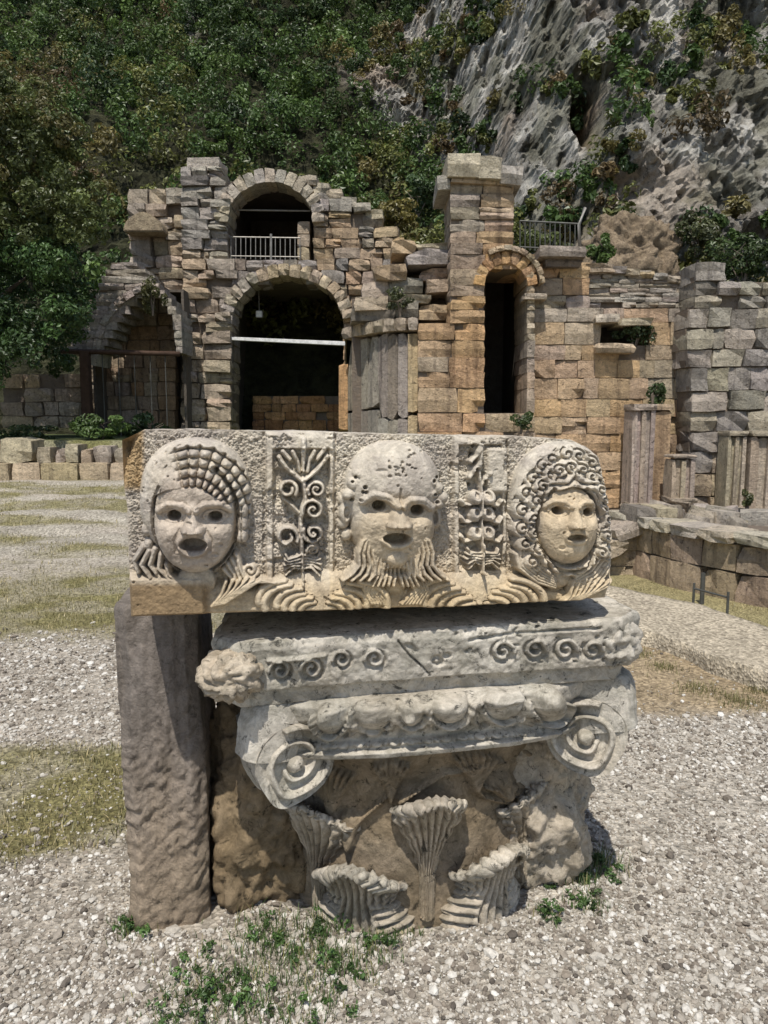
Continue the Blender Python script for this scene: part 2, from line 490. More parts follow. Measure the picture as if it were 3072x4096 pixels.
GREENS = np.array([[0.040, 0.068, 0.022], [0.068, 0.112, 0.030], [0.095, 0.145, 0.036], [0.135, 0.145, 0.042], [0.165, 0.140, 0.050], [0.145, 0.105, 0.050]])

def bush_mesh(name, specs, seed):
    """specs: list of (centre, radii, leaf count, leaf size, colour, lumps)"""
    rng = np.random.default_rng(seed)
    VV = []; FF = []; CC = []; off = 0
    for (c, rad, n, size, col, lumps) in specs:
        P, N, pick = bush_points(c, rad, n, rng, lumps)
        lc = rng.uniform(0.72, 1.3, (lumps, 1))[pick] * rng.uniform(0.75, 1.3, (n, 1))
        cols = np.asarray(col)[None] * lc
        V, F, K = leaves(P, N, size * rng.uniform(0.7, 1.3, n), cols, rng)
        VV.append(V); FF.append(F + off); CC.append(K); off += len(V)
    return mesh_np(name, np.concatenate(VV), np.concatenate(FF), M_LEAF, False, np.concatenate(CC))

# scrub covering the slope
def scrub():
    rng = np.random.default_rng(5)
    pu, pv = proj(HILL[..., 0], HILL[..., 1], HILL[..., 2])
    vis = (pu > -170) & (pu < 950) & (pv > -110) & (pv < 330) & (HILL[..., 1] < 62)
    idx = np.argwhere(vis)
    rng.shuffle(idx)
    specs = []; kept = []
    for (i, j) in idx:
        P = HILL[i, j]; r = rk[i, j]
        u, v = pu[i, j], pv[i, j]
        if r > 0.5:
            clump = float(fbm(np.array([P[0] * 0.45]), np.array([P[2] * 0.45]), seed=61)[0])
            low = sstep(150, 260, np.array([v]))[0] * (1.0 if u > 680 else 0.15)
            if clump + 0.25 * low < 0.545 + rng.uniform(-0.05, 0.05): continue
            if abs(u - ru) < 20 and abs(v - rv) < 36: continue
            rad = rng.uniform(0.22, 0.75); sep = 1.0
        else:
            rad = rng.uniform(0.65, 1.45); sep = 0.72
        if any((P[0] - k[0]) ** 2 + (P[1] - k[1]) ** 2 + (P[2] - k[2]) ** 2 < (sep * (rad + k[3]) * 0.62) ** 2 for k in kept): continue
        kept.append((P[0], P[1], P[2], rad))
        w = float(fbm(np.array([P[0] * 0.22]), np.array([P[2] * 0.22]), seed=62)[0])
        if r > 0.5:
            ci = rng.choice([0, 1, 3, 4, 5], p=[.2, .3, .25, .15, .1])
        elif w > 0.60: ci = rng.choice([3, 4, 5, 1], p=[.35, .3, .15, .2])
        elif w > 0.48: ci = rng.choice([1, 2, 3], p=[.4, .4, .2])
        else: ci = rng.choice([0, 1, 2], p=[.35, .45, .2])
        n = int(365 * rad ** 1.3) + 95
        specs.append(((P[0], P[1] - 0.1, P[2] + 0.3 * rad), (rad, rad, rad * rng.uniform(0.75, 1.15)), n, rng.uniform(0.12, 0.205), GREENS[ci] * rng.uniform(0.75, 1.2), 9))
        if len(specs) >= 1050: break
    print('scrub bushes', len(specs), 'leaves', sum(s[2] for s in specs))
    me = bush_mesh('hillside_scrub', specs, 9)
    o = put('hillside_scrub', me, kind='stuff')
    tag(o, 'dense green and brown scrub covering the steep hillside', 'scrub')
scrub()
# ------------------------------------------------------------------ carved relief: height fields
class Field:
    def __init__(s, U, V):
        s.U = U; s.V = V; s.H = np.zeros_like(U)
    def win(s, u0, v0, u1, v1):
        return np.nonzero((s.U > u0) & (s.U < u1) & (s.V > v0) & (s.V < v1))
    def dome(s, cx, cy, rx, ry, h, p=0.5, base=0.0, mode='max', ex=2.0, rot=0.0, A=None):
        A = s.H if A is None else A
        m = max(rx, ry)
        w = s.win(cx - m, cy - m, cx + m, cy + m)
        if len(w[0]) == 0: return
        dx = s.U[w] - cx; dy = s.V[w] - cy
        if rot:
            c, n = math.cos(rot), math.sin(rot); dx, dy = dx * c + dy * n, -dx * n + dy * c
        d = np.abs(dx / rx) ** ex + np.abs(dy / ry) ** ex
        val = base + h * np.clip(1 - d, 0, 1) ** p
        if mode == 'max': A[w] = np.where(d < 1, np.maximum(A[w], val), A[w])
        else: A[w] += np.where(d < 1, val, 0)
    def gauss(s, cx, cy, sx, sy, amp, rot=0.0):
        m = 3.2 * max(sx, sy)
        w = s.win(cx - m, cy - m, cx + m, cy + m)
        dx = s.U[w] - cx; dy = s.V[w] - cy
        if rot:
            c, n = math.cos(rot), math.sin(rot); dx, dy = dx * c + dy * n, -dx * n + dy * c
        s.H[w] += amp * np.exp(-0.5 * ((dx / sx) ** 2 + (dy / sy) ** 2))
    def hole(s, cx, cy, rx, ry, depth, rot=0.0, soft=0.35):
        m = 2 * max(rx, ry)
        w = s.win(cx - m, cy - m, cx + m, cy + m)
        dx = s.U[w] - cx; dy = s.V[w] - cy
        if rot:
            c, n = math.cos(rot), math.sin(rot); dx, dy = dx * c + dy * n, -dx * n + dy * c
        d = np.sqrt((dx / rx) ** 2 + (dy / ry) ** 2)
        s.H[w] -= depth * (1 - sstep(1 - soft, 1 + soft, d))
    def ridge(s, pts, w0, h, p=0.6, w1=None, A=None, h1=None):
        """raised (h>0) or cut (h<0) band along a polyline; tapers from w0 to w1"""
        A_ = np.zeros_like(s.H) if A is None else A
        w1 = w0 if w1 is None else w1; h1 = h if h1 is None else h1
        pts = np.asarray(pts, float); L = np.hypot(*np.diff(pts, axis=0).T); S = np.concatenate([[0], np.cumsum(L)]) / max(L.sum(), 1e-6)
        mw = max(w0, w1)
        wn_ = s.win(pts[:, 0].min() - mw, pts[:, 1].min() - mw, pts[:, 0].max() + mw, pts[:, 1].max() + mw)
        if len(wn_[0]) == 0: return
        u = s.U[wn_]; v = s.V[wn_]; best = np.zeros_like(u); sg = 1 if h > 0 else -1
        for i in range(len(pts) - 1):
            a = pts[i]; d = pts[i + 1] - a; l2 = d @ d
            if l2 < 1e-9: continue
            t = np.clip(((u - a[0]) * d[0] + (v - a[1]) * d[1]) / l2, 0, 1)
            dist = np.hypot(u - a[0] - t * d[0], v - a[1] - t * d[1])
            q = S[i] + t * (S[i + 1] - S[i])
            ww = w0 + (w1 - w0) * q; hh = abs(h) + (abs(h1) - abs(h)) * q
            best = np.maximum(best, hh * np.clip(1 - (dist / ww) ** 2, 0, 1) ** p)
        if A is None: s.H[wn_] += sg * best
        else: A[wn_] = np.maximum(A[wn_], best) if sg > 0 else np.minimum(A[wn_], -best)
    def area(s, u0, v0, u1, v1, h, soft=1.0, mode='max'):
        f = sstep(u0 - soft, u0 + soft, s.U) * (1 - sstep(u1 - soft, u1 + soft, s.U)) * sstep(v0 - soft, v0 + soft, s.V) * (1 - sstep(v1 - soft, v1 + soft, s.V))
        if mode == 'max': s.H = np.where(f > 0, np.maximum(s.H, s.H * (1 - f) + h * f), s.H)
        elif mode == 'set': s.H = s.H * (1 - f) + h * f
        else: s.H = s.H + h * f

def spiral(cx, cy, r0, r1, turns, start, sgn=1, n=40, sy=1.0):
    t = np.linspace(0, 1, n)
    r = r0 + (r1 - r0) * t; a = start + sgn * turns * 2 * math.pi * t
    return np.stack([cx + r * np.cos(a), cy + sy * r * np.sin(a)], -1)

def arc(cx, cy, rx, ry, a0, a1, n=18):
    t = np.radians(np.linspace(a0, a1, n))
    return np.stack([cx + rx * np.cos(t), cy + ry * np.sin(t)], -1)

def carve_eye(F, cx, cy, rx, ry, tilt=0.0, deep=1.0):
    F.gauss(cx, cy, rx * 1.05, ry * 1.25, -10.5 * deep)
    F.dome(cx, cy, rx, ry, 4.2, 0.6, 0, 'add')
    F.ridge(arc(cx, cy + 0.6, rx * 1.12, ry * 1.25, 188, 352), 1.5, 2.6)
    F.ridge(arc(cx, cy - 0.4, rx * 1.08, ry * 1.2, 12, 168), 1.3, 1.7)
    F.hole(cx, cy + 0.2, rx * 0.60, ry * 0.85, 22.0, 0, 0.22)

def carve_nose(F, cx, vb, vt, w0, w1, h0, h1, wing):
    w = F.win(cx - 3.5 * w1, vb - 6, cx + 3.5 * w1, vt + 6)
    t = np.clip((F.V[w] - vb) / (vt - vb), 0, 1)
    wd = w0 + (w1 - w0) * t ** 1.3; hh = h0 + (h1 - h0) * t ** 1.15
    end = 1 - sstep(vt - 1.0, vt + 3.6, F.V[w]); top = sstep(vb - 6, vb + 2, F.V[w])
    prof = np.clip(1 - (np.abs(F.U[w] - cx) / (wd * 1.65)) ** 2, 0, 1) ** 0.9
    F.H[w] += 1.3 * hh * prof * end * top
    for s_ in (-1, 1):
        F.dome(cx + s_ * wing, vt - 2.2, w1 * 0.62, 3.8, h1 * 0.48, 0.6, 0, 'add')
        F.hole(cx + s_ * wing * 0.6, vt + 1.2, 1.7, 1.2, 4.0)

# block frame
BA = math.radians(8.0)
B_E = np.array([math.cos(BA), math.sin(BA)]); B_N = np.array([math.sin(BA), -math.cos(BA)])
B_O = np.array([-0.648, 1.92]); B_Z0 = 0.985
def block_world(x, z, h):
    return np.stack([B_O[0] + B_E[0] * x + B_N[0] * h, B_O[1] + B_E[1] * x + B_N[1] * h, B_Z0 + z], -1)
def block_px(x, z, h=0.05):
    P = block_world(x, z, np.full_like(x, h)); return proj(P[..., 0], P[..., 1], P[..., 2])
def block_inv(u, v, h=0.0):
    a = (u - 384) / FPX; b = (512 - v) / FPX
    d = np.array([a, CP + b * SP, -SP + b * CP])
    o = np.array([B_O[0] + B_N[0] * h, B_O[1] + B_N[1] * h])
    t = (o @ B_N) / (d[:2] @ B_N)
    P = d * t
    return (P[:2] - o) @ B_E, EYE + P[2] - B_Z0

def carve_frieze(F):
    U, V = F.U, F.V
    K = 0.0026
    # panels
    F.area(266, 400, 335, 590, 7, 1.6)         # first pilaster strip
    F.area(273.5, 450, 329.5, 583, -12, 1.6, 'set')
    F.area(457, 400, 511, 590, 7, 1.6)         # second pilaster strip
    F.area(463, 446, 506, 572, -10, 1.6, 'set')
    # bottom ledge
    F.area(100, 590, 640, 660, 12, 5)
    F.area(100, 578, 204, 660, 17, 3)
    # ---------------- first mask: youth with rows of ringlets
    F.dome(194, 499, 57, 61, 32, 0.45, 3, ex=2.3)
    hair = np.zeros_like(U)
    jx = 3.0 * (fbm(U * 0.06, V * 0.06, seed=70) - 0.5)
    ang = np.arctan2(U + jx - 194, -(V - 517)); rho = jx + np.sqrt(((U - 194) / 1.0) ** 2 + ((V - 517) / 1.12) ** 2)
    cell_a = ang * 58 / 10.6; cell_r = (rho - 28) / 8.4
    off = 0.5 * (np.floor(cell_r) % 2)
    fa = np.abs((cell_a + 0 * off) - np.round(cell_a + 0 * off)) * 2; fr = np.abs(cell_r - np.floor(cell_r) - 0.5) * 2
    lump = np.clip(1 - fa ** 2, 0, 1) ** 0.7 * np.clip(1 - fr ** 2.5, 0, 1) ** 0.7
    zone = sstep(-0.42, -0.18, ang) * (1 - sstep(1.62, 1.7, ang)) * sstep(27, 29, rho) * (1 - sstep(63, 66, rho + 8 * sstep(0.9, 1.5, ang)))
    zone *= sstep(0.25, 0.40, 0.55 + 0.3 * (fbm(U * 0.08, V * 0.08, seed=71) - 0.5))
    wave = 0.8 * np.sin(cell_r * 2 * math.pi * 1.0 + cell_a * 3)
    F.H += zone * (-13 + 16 * lump + 1.2 * wave * lump)
    # worn part of the hair
    wornz = (1 - sstep(-0.40, -0.15, ang)) * sstep(40, 44, rho) * (1 - sstep(60, 66, rho)) * (V < 510)
    F.H += wornz * (5 * (fbm(U * 0.09, V * 0.09, seed=72) - 0.6))
    for k in range(3):                          # ringlets beside the cheek
        F.dome(241.5, 511 + k * 12.5, 6.0, 7.0, 9, 0.5, 14, ex=3)
        F.ridge([(241.5, 506 + k * 12.5), (241.5, 516 + k * 12.5)], 0.9, -4)
    F.dome(146, 530, 6, 8, 9, 0.5, 9); F.dome(147, 545, 5, 7, 8, 0.5, 8)
    F.dome(195, 518, 43, 58, 2, 0.4, 8, 'max', ex=2.4)
    # face
    m = ((np.abs(U - 195) / (41.5 * (1 - 0.16 * np.clip((V - 520) / 55, 0, 1) ** 2))) ** 2.3 + (np.abs(V - 518) / 55.5) ** 2.6)
    face = m < 1
    val = 15 + 25 * np.clip(1 - m, 0, 1) ** 0.42
    fringe = (V < 486.5 + 0.010 * (U - 186) ** 2) & (V < 503)
    F.H = np.where(face & ~fringe, val, F.H)
    fr_in = face & fringe & (V > 470)
    F.H = np.where(fr_in, F.H + 3, F.H)
    F.ridge(arc(195, 518, 42, 56, -62, 118, 40), 3.0, -12, 0.5)
    F.ridge(arc(195, 518, 42, 56, 118, 215, 30), 1.8, -5, 0.5)
    F.gauss(195, 488, 26, 8, 2.5)
    F.ridge([(160, 509), (170, 503.5), (184, 504.5), (190, 508)], 4.2, 6.5, 0.6)
    F.ridge([(200, 508), (206, 503), (222, 502.5), (231, 508)], 4.2, 7.0, 0.6)
    carve_eye(F, 176, 513.5, 10.2, 5.2); carve_eye(F, 216, 514.5, 10.2, 5.2)
    carve_nose(F, 195, 504, 529, 3.6, 7.0, 5, 13, 8.2)
    F.gauss(172, 532, 9, 9, 3.2); F.gauss(218, 532, 9, 9, 3.2); F.gauss(195, 563, 10, 6, 3.5)
    F.ridge([(183, 527), (177, 537), (179, 548)], 2.2, -1.8); F.ridge([(207, 527), (213, 537), (211, 548)], 2.2, -1.8)
    F.ridge(np.concatenate([arc(195.5, 541, 14, 10, 0, 360, 40)]), 3.4, 3.6, 0.7)
    F.ridge(arc(195.5, 542, 13.5, 11, 15, 165, 24), 2.6, 2.4, 0.7)
    F.hole(195.5, 542, 12.5, 6.0, 20, 0, 0.16)
    # locks falling left of the neck and to the right of it
    R = np.zeros_like(U)
    for k, (a, b_, c_) in enumerate((((148, 552), (140, 566), (150, 580)), ((154, 550), (149, 566), (160, 581)), ((160, 556), (158, 570), (170, 582)), ((142, 548), (133, 562), (137, 574)), ((166, 566), (168, 576), (180, 584)))):
        F.ridge([a, b_, c_], 4.0, 14, 0.5, 2.4, A=R)
    for k in range(4):
        F.ridge([(236 - k * 4, 556 + k * 5), (240 - k * 3, 570 + k * 3), (246 - k * 5, 584)], 3.6, 13, 0.5, 2.2, A=R)
    F.ridge(spiral(250, 572, 8, 1.5, 1.4, 0.5), 2.6, 9, A=R)
    F.H = np.maximum(F.H, R + 3 * (R > 0))
    F.dome(195, 584, 20, 18, 8, 0.5, 8)
    # ---------------- first strip: branching candelabrum with scrolls
    R = np.zeros_like(U)
    F.ridge([(279, 458), (288, 470), (303, 482)], 2.6, 9, A=R); F.ridge([(328, 457), (318, 470), (304, 482)], 2.6, 9, A=R)
    F.ridge([(304, 440), (304, 472)], 3.2, 7, 0.5, 1.5, A=R)
    F.ridge([(293, 452), (298, 462), (300, 472)], 2.2, 7, A=R); F.ridge([(315, 452), (310, 462), (308, 472)], 2.2, 7, A=R)
    F.ridge([(283, 452), (290, 460)], 2.4, 7, A=R); F.ridge([(325, 450), (318, 460)], 2.4, 7, A=R)
    F.ridge([(304, 480), (306, 500), (301, 520), (302, 545), (303, 562)], 2.8, 9, A=R)
    for (cx, cy, r, sg, st) in ((317, 490, 9, 1, 2.6), (313.5, 510.5, 11.5, 1, 2.8), (314, 534, 11, -1, 3.5), (313, 552, 6, 1, 2.8)):
        F.ridge(spiral(cx, cy, r, 2.0, 1.45, st, sg), 2.7, 10, 0.55, 2.2, A=R); F.dome(cx, cy, 2.6, 2.6, 9, 0.5, A=R)
    for (cx, cy, r, sg, st) in ((287, 538, 11.5, -1, 0.4), (288, 490, 9.5, -1, 0.6)):
        F.ridge(spiral(cx, cy, r, 4.5, 1.15, st, sg), 2.7, 9, 0.55, 2.2, A=R)
    F.ridge([(284, 500), (292, 506), (299, 514)], 2.4, 7, A=R)
    for sgn in (-1, 1):
        for k in range(5):
            F.ridge([(303 + sgn * 2, 570 - k * 3.4), (303 + sgn * (9 + 1.5 * k), 566 - k * 2.2 + 3), (303 + sgn * (19 - abs(k - 2)), 577 - k * 5.2)], 2.0, 9, 0.6, 1.6, A=R)
    F.ridge([(303, 556), (303, 586)], 2.0, 11, A=R)
    wear = sstep(0.25, 0.5, fbm(U * 0.05, V * 0.05, seed=73))
    F.H += 2.0 * R * (0.5 + 0.5 * wear)
    # ---------------- second mask: bald bearded elder
    F.dome(394, 492, 49, 51, 31, 0.45, 5, ex=2.2); F.dome(394, 520, 43, 50, 33, 0.45, 5, ex=2.2)
    F.gauss(394, 478, 30, 20, 2)
    rngp = np.random.default_rng(3)
    for k in range(26):
        F.hole(403 + rngp.normal(0, 9), 466 + rngp.normal(0, 5.5), rngp.uniform(0.8, 1.9), rngp.uniform(0.8, 1.9), 3.2)
    for (cx, cy) in ((358, 474), (364, 482), (353, 484), (361, 491), (349, 494)):
        F.dome(cx, cy, 7, 5.5, 8, 0.6, 20, rot=rngp.uniform(0, 3))
    for (cx, cy) in ((431, 482), (438, 488), (432, 493), (442, 497), (437, 503)):
        F.dome(cx, cy, 6.5, 5.5, 8, 0.6, 21, rot=rngp.uniform(0, 3))
    for k in range(14):
        sd = -1 if k % 2 else 1
        F.hole(397 + sd * rngp.uniform(31, 46), rngp.uniform(474, 504), rngp.uniform(1.3, 2.2), rngp.uniform(1.0, 2.0), 8)
    F.ridge([(362, 500), (372, 493.5), (385, 496.5), (394, 503)], 4.4, 8.5, 0.6); F.ridge([(402, 504), (408, 499), (421, 500), (430, 507)], 4.4, 8.5, 0.6)
    F.ridge([(398, 488), (398, 502)], 1.4, -3)
    carve_eye(F, 378, 504, 10, 5.3); carve_eye(F, 415.5, 508.5, 10, 5.3)
    carve_nose(F, 396, 502, 524, 4.4, 8.0, 6, 14, 8.8)
    F.gauss(371, 521, 7, 7, 3); F.gauss(421, 523, 7, 7, 3)
    R = np.zeros_like(U)
    for sgn in (-1, 1):                         # moustache and beard locks
        for k in range(4):
            F.ridge([(395 + sgn * 4, 530 - k * 1.2), (395 + sgn * (14 + 2.0 * k), 531 - k * 0.5), (395 + sgn * (21 + 4.0 * k), 539 + k * 0.5), (395 + sgn * (23 + 4.6 * k), 552), (395 + sgn * (20 + 5.4 * k), 564), (395 + sgn * (21 + 7.5 * k), 573), (395 + sgn * (27 + 8.5 * k), 579)], 3.2, 10, 0.6, 2.4, A=R)
        for k in range(3):
            F.ridge([(395 + sgn * (14 + k * 2), 548 + k * 2), (395 + sgn * (15 + 4 * k), 562), (395 + sgn * (13 + 6 * k), 577)], 3.0, 8, 0.6, 2.2, A=R)
    for k in range(-4, 5):
        F.ridge([(395 + k * 3.6, 562), (395 + k * 4.3, 574), (395 + k * 5.2 + (2 if k > 0 else -2), 585)], 2.6, 8, 0.6, 2.0, A=R)
    F.H = np.where(R > 0, np.maximum(F.H, 18 + R * 1.2), F.H)
    F.dome(395, 556, 11.5, 9.5, 13, 0.5, 24)
    F.ridge(arc(394.5, 537, 13.5, 8, 10, 170, 20), 2.8, 4.5, 0.7)
    F.hole(394.5, 536.5, 12.5, 5.3, 22, 0, 0.16)
    for (cx, cy, s_) in ((437, 518, 1), (346, 514, -1)):
        F.dome(cx, cy, 6.5, 12, 10, 0.5, 8); F.hole(cx - s_ * 1.0, cy, 2.4, 6, 7)
    for k in range(4):
        F.dome(345 + (k % 2) * 3, 500 + k * 12, 5.5, 7, 7, 0.5, 6, rot=0.5)
    F.dome(395, 582, 14, 16, 9, 0.5, 8)
    F.hole(395, 571, 11, 4, 7)
    # ---------------- second strip: paired buds on a stem
    R = np.zeros_like(U)
    for cy in (499, 516, 535):
        for cx in (477.5, 491.5):
            F.dome(cx, cy, 7.6, 8.8, 11, 0.45, A=R)
            sd = 1 if cx > 484 else -1
            F.ridge([(cx + sd * 3, cy + 6), (cx + sd * 10, cy + 8), (cx + sd * 13, cy + 3)], 2.4, 7, A=R)
    F.ridge([(484.5, 446), (482, 470), (484.5, 492), (484.5, 548)], 2.2, 8, A=R)
    F.ridge([(474, 462), (480, 456), (484, 448)], 2.6, 8, A=R); F.ridge([(473, 478), (478, 470), (483, 464)], 3, 8, A=R); F.ridge([(494, 474), (488, 480), (484, 488)], 2.6, 7, A=R)
    for sgn in (-1, 1):
        for k in range(5):
            F.ridge([(485 + sgn * 2, 566 - k * 3.0), (485 + sgn * (8 + 1.3 * k), 560 - k * 2.2 + 3), (485 + sgn * (17 - abs(k - 2)), 570 - k * 5.0)], 2.0, 9, 0.6, 1.6, A=R)
    F.ridge([(485, 546), (485, 574)], 2.0, 11, A=R)
    F.H += 1.9 * R
    for cy in (499, 516, 535):
        for cx in (477.5, 491.5):
            F.hole(cx + (1.2 if cx < 484 else -1.2), cy - 2.5, 2.6, 3.4, 10); F.hole(cx, cy + 7.8, 3.4, 1.5, 5)
    for (cx, cy) in ((477, 455), (480, 470), (474, 486), (489, 482), (478, 446), (469, 508), (500, 512), (468, 526), (501, 530)):
        F.hole(cx, cy, 2.2, 1.8, 8)
    F.area(490, 448, 512, 494, 8, 3)
    # ---------------- third mask: woman with waved hair
    F.dome(566, 512, 53, 70, 32, 0.42, 4, ex=2.3)
    sx = np.abs(U - 570); sgn = np.sign(U - 570)
    a3 = np.arctan2(sx, -(V - 520)); r3 = np.sqrt((sx / 0.86) ** 2 + ((V - 520) / 1.12) ** 2)
    ph = r3 * 0.46 + 2.1 * np.sin(a3 * 3.3 + 0.8) + 0.9 * np.sin(a3 * 8) + 2.2 * (fbm(U * 0.07, V * 0.07, seed=74) - 0.5)
    strand = np.abs(np.sin(ph)) ** 0.7
    curl = fbm(U * 0.22, V * 0.22, seed=75, octv=2)
    zone3 = sstep(30, 33, r3) * (1 - sstep(64, 68, r3)) * (U > 510)
    pl = sstep(0.55, 0.75, a3) * 0.6 + 0.6
    F.H += zone3 * pl * (-11 + 13 * strand + 9 * (curl - 0.5))
    cg = np.abs(np.sin(a3 * 11 + r3 * 0.35)) ** 0.6
    F.H += zone3 * sstep(46, 50, r3) * (-7 + 8 * cg)
    F.ridge([(571, 448), (571, 482)], 1.6, -6)
    for row, (ra, rb, st, rad_) in enumerate(((50, 66, 15.5, 8.2), (40, 53, 17.5, 7.2))):
        for tdeg in np.arange(-128 + 6 * row, 130, st):
            tt = math.radians(tdeg + rngp.uniform(-3, 3)); cx = 568 + 0.93 * ra * math.sin(tt); cy = 520 - rb * math.cos(tt)
            if cx > 612: continue
            F.dome(cx, cy, rad_ + 0.8, rad_ + 0.8, 9, 0.5, 24 if row else 17)
            F.ridge(spiral(cx, cy, rad_ * 0.85, 1.2, 1.2, rngp.uniform(0, 6.28), 1 if tdeg > 0 else -1, 18), 1.35, -6.5, 0.5)
    for k in range(40):
        t_ = rngp.uniform(-2.3, 2.3); rr = rngp.uniform(40, 56)
        F.hole(568 + 0.86 * rr * math.sin(t_), 518 - 1.1 * rr * math.cos(t_), rngp.uniform(1.0, 2.2), rngp.uniform(0.9, 1.6), 7, rngp.uniform(0, 3))
    m3 = ((np.abs(U - 566) / (31 * (1 - 0.18 * np.clip((V - 525) / 40, 0, 1) ** 2))) ** 2.2 + (np.abs(V - 524) / 40.5) ** 2.4)
    val3 = 15 + 26 * np.clip(1 - m3, 0, 1) ** 0.45
    hairline = V < 486 + 0.020 * (U - 569) ** 2 * 1.0
    f3 = (m3 < 1) & ~(hairline & (V < 503))
    F.H = np.where(f3, val3, F.H)
    F.ridge(arc(566, 524, 32, 41, -60, 240, 50), 2.2, -9, 0.5)
    F.ridge([(541, 505), (548, 500), (558, 501), (563, 505)], 3.2, 5.2, 0.6); F.ridge([(573, 505), (578, 501), (588, 501.5), (593, 506)], 3.2, 5.2, 0.6)
    carve_eye(F, 553.5, 509, 8, 4.3); carve_eye(F, 583.5, 510.5, 7.8, 4.3)
    carve_nose(F, 568.5, 503, 524.5, 3.0, 5.0, 4.5, 10.5, 5.6)
    F.gauss(551, 526, 6, 6, 2.4); F.gauss(586, 527, 6, 6, 2.4); F.gauss(568, 550, 7, 5, 3)
    F.ridge(arc(569, 534.5, 10, 5.5, 0, 360, 30), 2.6, 2.6, 0.7)
    F.hole(569, 535, 8.6, 2.9, 13, 0, 0.2)
    F.dome(560, 572, 18, 18, 8, 0.5, 9)
    R = np.zeros_like(U)
    for k in range(6):
        F.ridge([(535 - k * 3.5, 540 + k * 3), (531 - k * 2.2, 558 + k * 2), (545 - k * 1.5, 570 + k * 2.5), (556, 578 + k * 2)], 3.0, 12, 0.55, 2.2, A=R)
        F.ridge([(601 + k * 2.4, 534 + k * 4), (601 + k * 2.2, 552 + k * 3), (590 + k * 2, 568 + k * 3), (576, 578 + k * 2.5)], 3.0, 12, 0.55, 2.2, A=R)
    F.H = np.where(R > 0, np.maximum(F.H, 8 + R), F.H)
    # ---------------- acanthus border along the foot
    R = np.zeros_like(U); B = np.zeros_like(U)
    for cx in (322, 480):
        F.dome(cx, 613, 66, 40, 12, 0.6, 6, A=B)
        for k in range(6):
            rr = 19 + k * 9.0 + rngp.uniform(-1, 1)
            for sd in (-1, 1):
                a0 = 14 + rngp.uniform(-6, 6); a1 = 76 - k * 3.5 + rngp.uniform(-4, 4)
                t_ = np.radians(np.linspace(a0, a1, 16))
                bend = 1 + 0.10 * np.sin(np.linspace(0, 3.1, 16))
                pts = np.stack([cx + sd * rr * np.cos(t_) * bend + sd * 2, 615 - rr * 0.62 * np.sin(t_) * bend], -1)
                F.ridge(pts, 5.0, 9 + rngp.uniform(-1, 3), 0.55, 3.0, A=R)
        F.dome(cx, 612, 22, 19, 10, 0.5, 9, A=B)
    for k in range(8):
        F.ridge([(212 + k * 2, 606 - k * 0.5), (222 + k * 5.5, 594 - k * 2), (226 + k * 7, 579 + abs(k - 3))], 2.6, 12, 0.5, 1.8, A=R)
        F.ridge([(560 + k * 2, 606 - k * 0.5), (570 + k * 4.5, 596 - k * 1), (574 + k * 6, 578 + abs(k - 3))], 2.4, 11, 0.5, 1.8, A=R)
    for k in range(6):
        F.ridge([(420 - k * 3.5, 604), (428 - k * 2.5, 590), (424 - k * 4, 576)], 2.5, 10, 0.5, 1.8, A=R)
        F.ridge([(372 + k * 3, 604), (364 + k * 2.5, 590), (368 + k * 4, 577)], 2.5, 10, 0.5, 1.8, A=R)
    low = sstep(569, 576, V)
    F.H = np.where(R > 0, np.maximum(F.H, (11 + R) * low), np.where(B > 0, np.maximum(F.H, B * low), F.H))
    # ---------------- breaks and weathering
    F.H -= 18 * (1 - sstep(0, 16, (U - 120) + (V - 440) * 0.25)) * (1 - sstep(488, 496, V)) * (0.5 + fbm(U * 0.15, V * 0.15, seed=76))
    F.H = np.clip(F.H, -18, 70)
    for k in range(150):
        F.hole(rngp.uniform(130, 612), rngp.uniform(436, 606), rngp.uniform(0.7, 2.4), rngp.uniform(0.6, 1.6), rngp.uniform(1.0, 3.0), rngp.uniform(0, 3))
    F.hole(192, 521, 3.4, 2.6, 4.0); F.hole(216, 552, 3, 2, 2.5); F.hole(380, 470, 5, 2, 2.0); F.hole(556, 545, 2.6, 2, 2)
    strip = ((U > 262) & (U < 338)) | ((U > 454) & (U < 514))
    F.H -= strip * 4 * sstep(0.50, 0.66, fbm(U * 0.09, V * 0.09, seed=88)) * (V < 572)
    wx = fbm(U * 0.05, V * 0.05, seed=77) - 0.5; wy = fbm(U * 0.30, V * 0.30, seed=78) - 0.5; wz = fbm(U * 1.1, V * 1.1, seed=79, octv=2) - 0.5
    flat = (F.H < 6)
    F.H += 1.4 * wx + 1.5 * wy + 0.7 * wz + flat * 3.0 * (wz + 0.6 * wy)
    pits = sstep(0.64, 0.74, fbm(U * 0.35, V * 0.35, seed=80, octv=3))
    F.H -= 1.6 * pits * flat
    return K

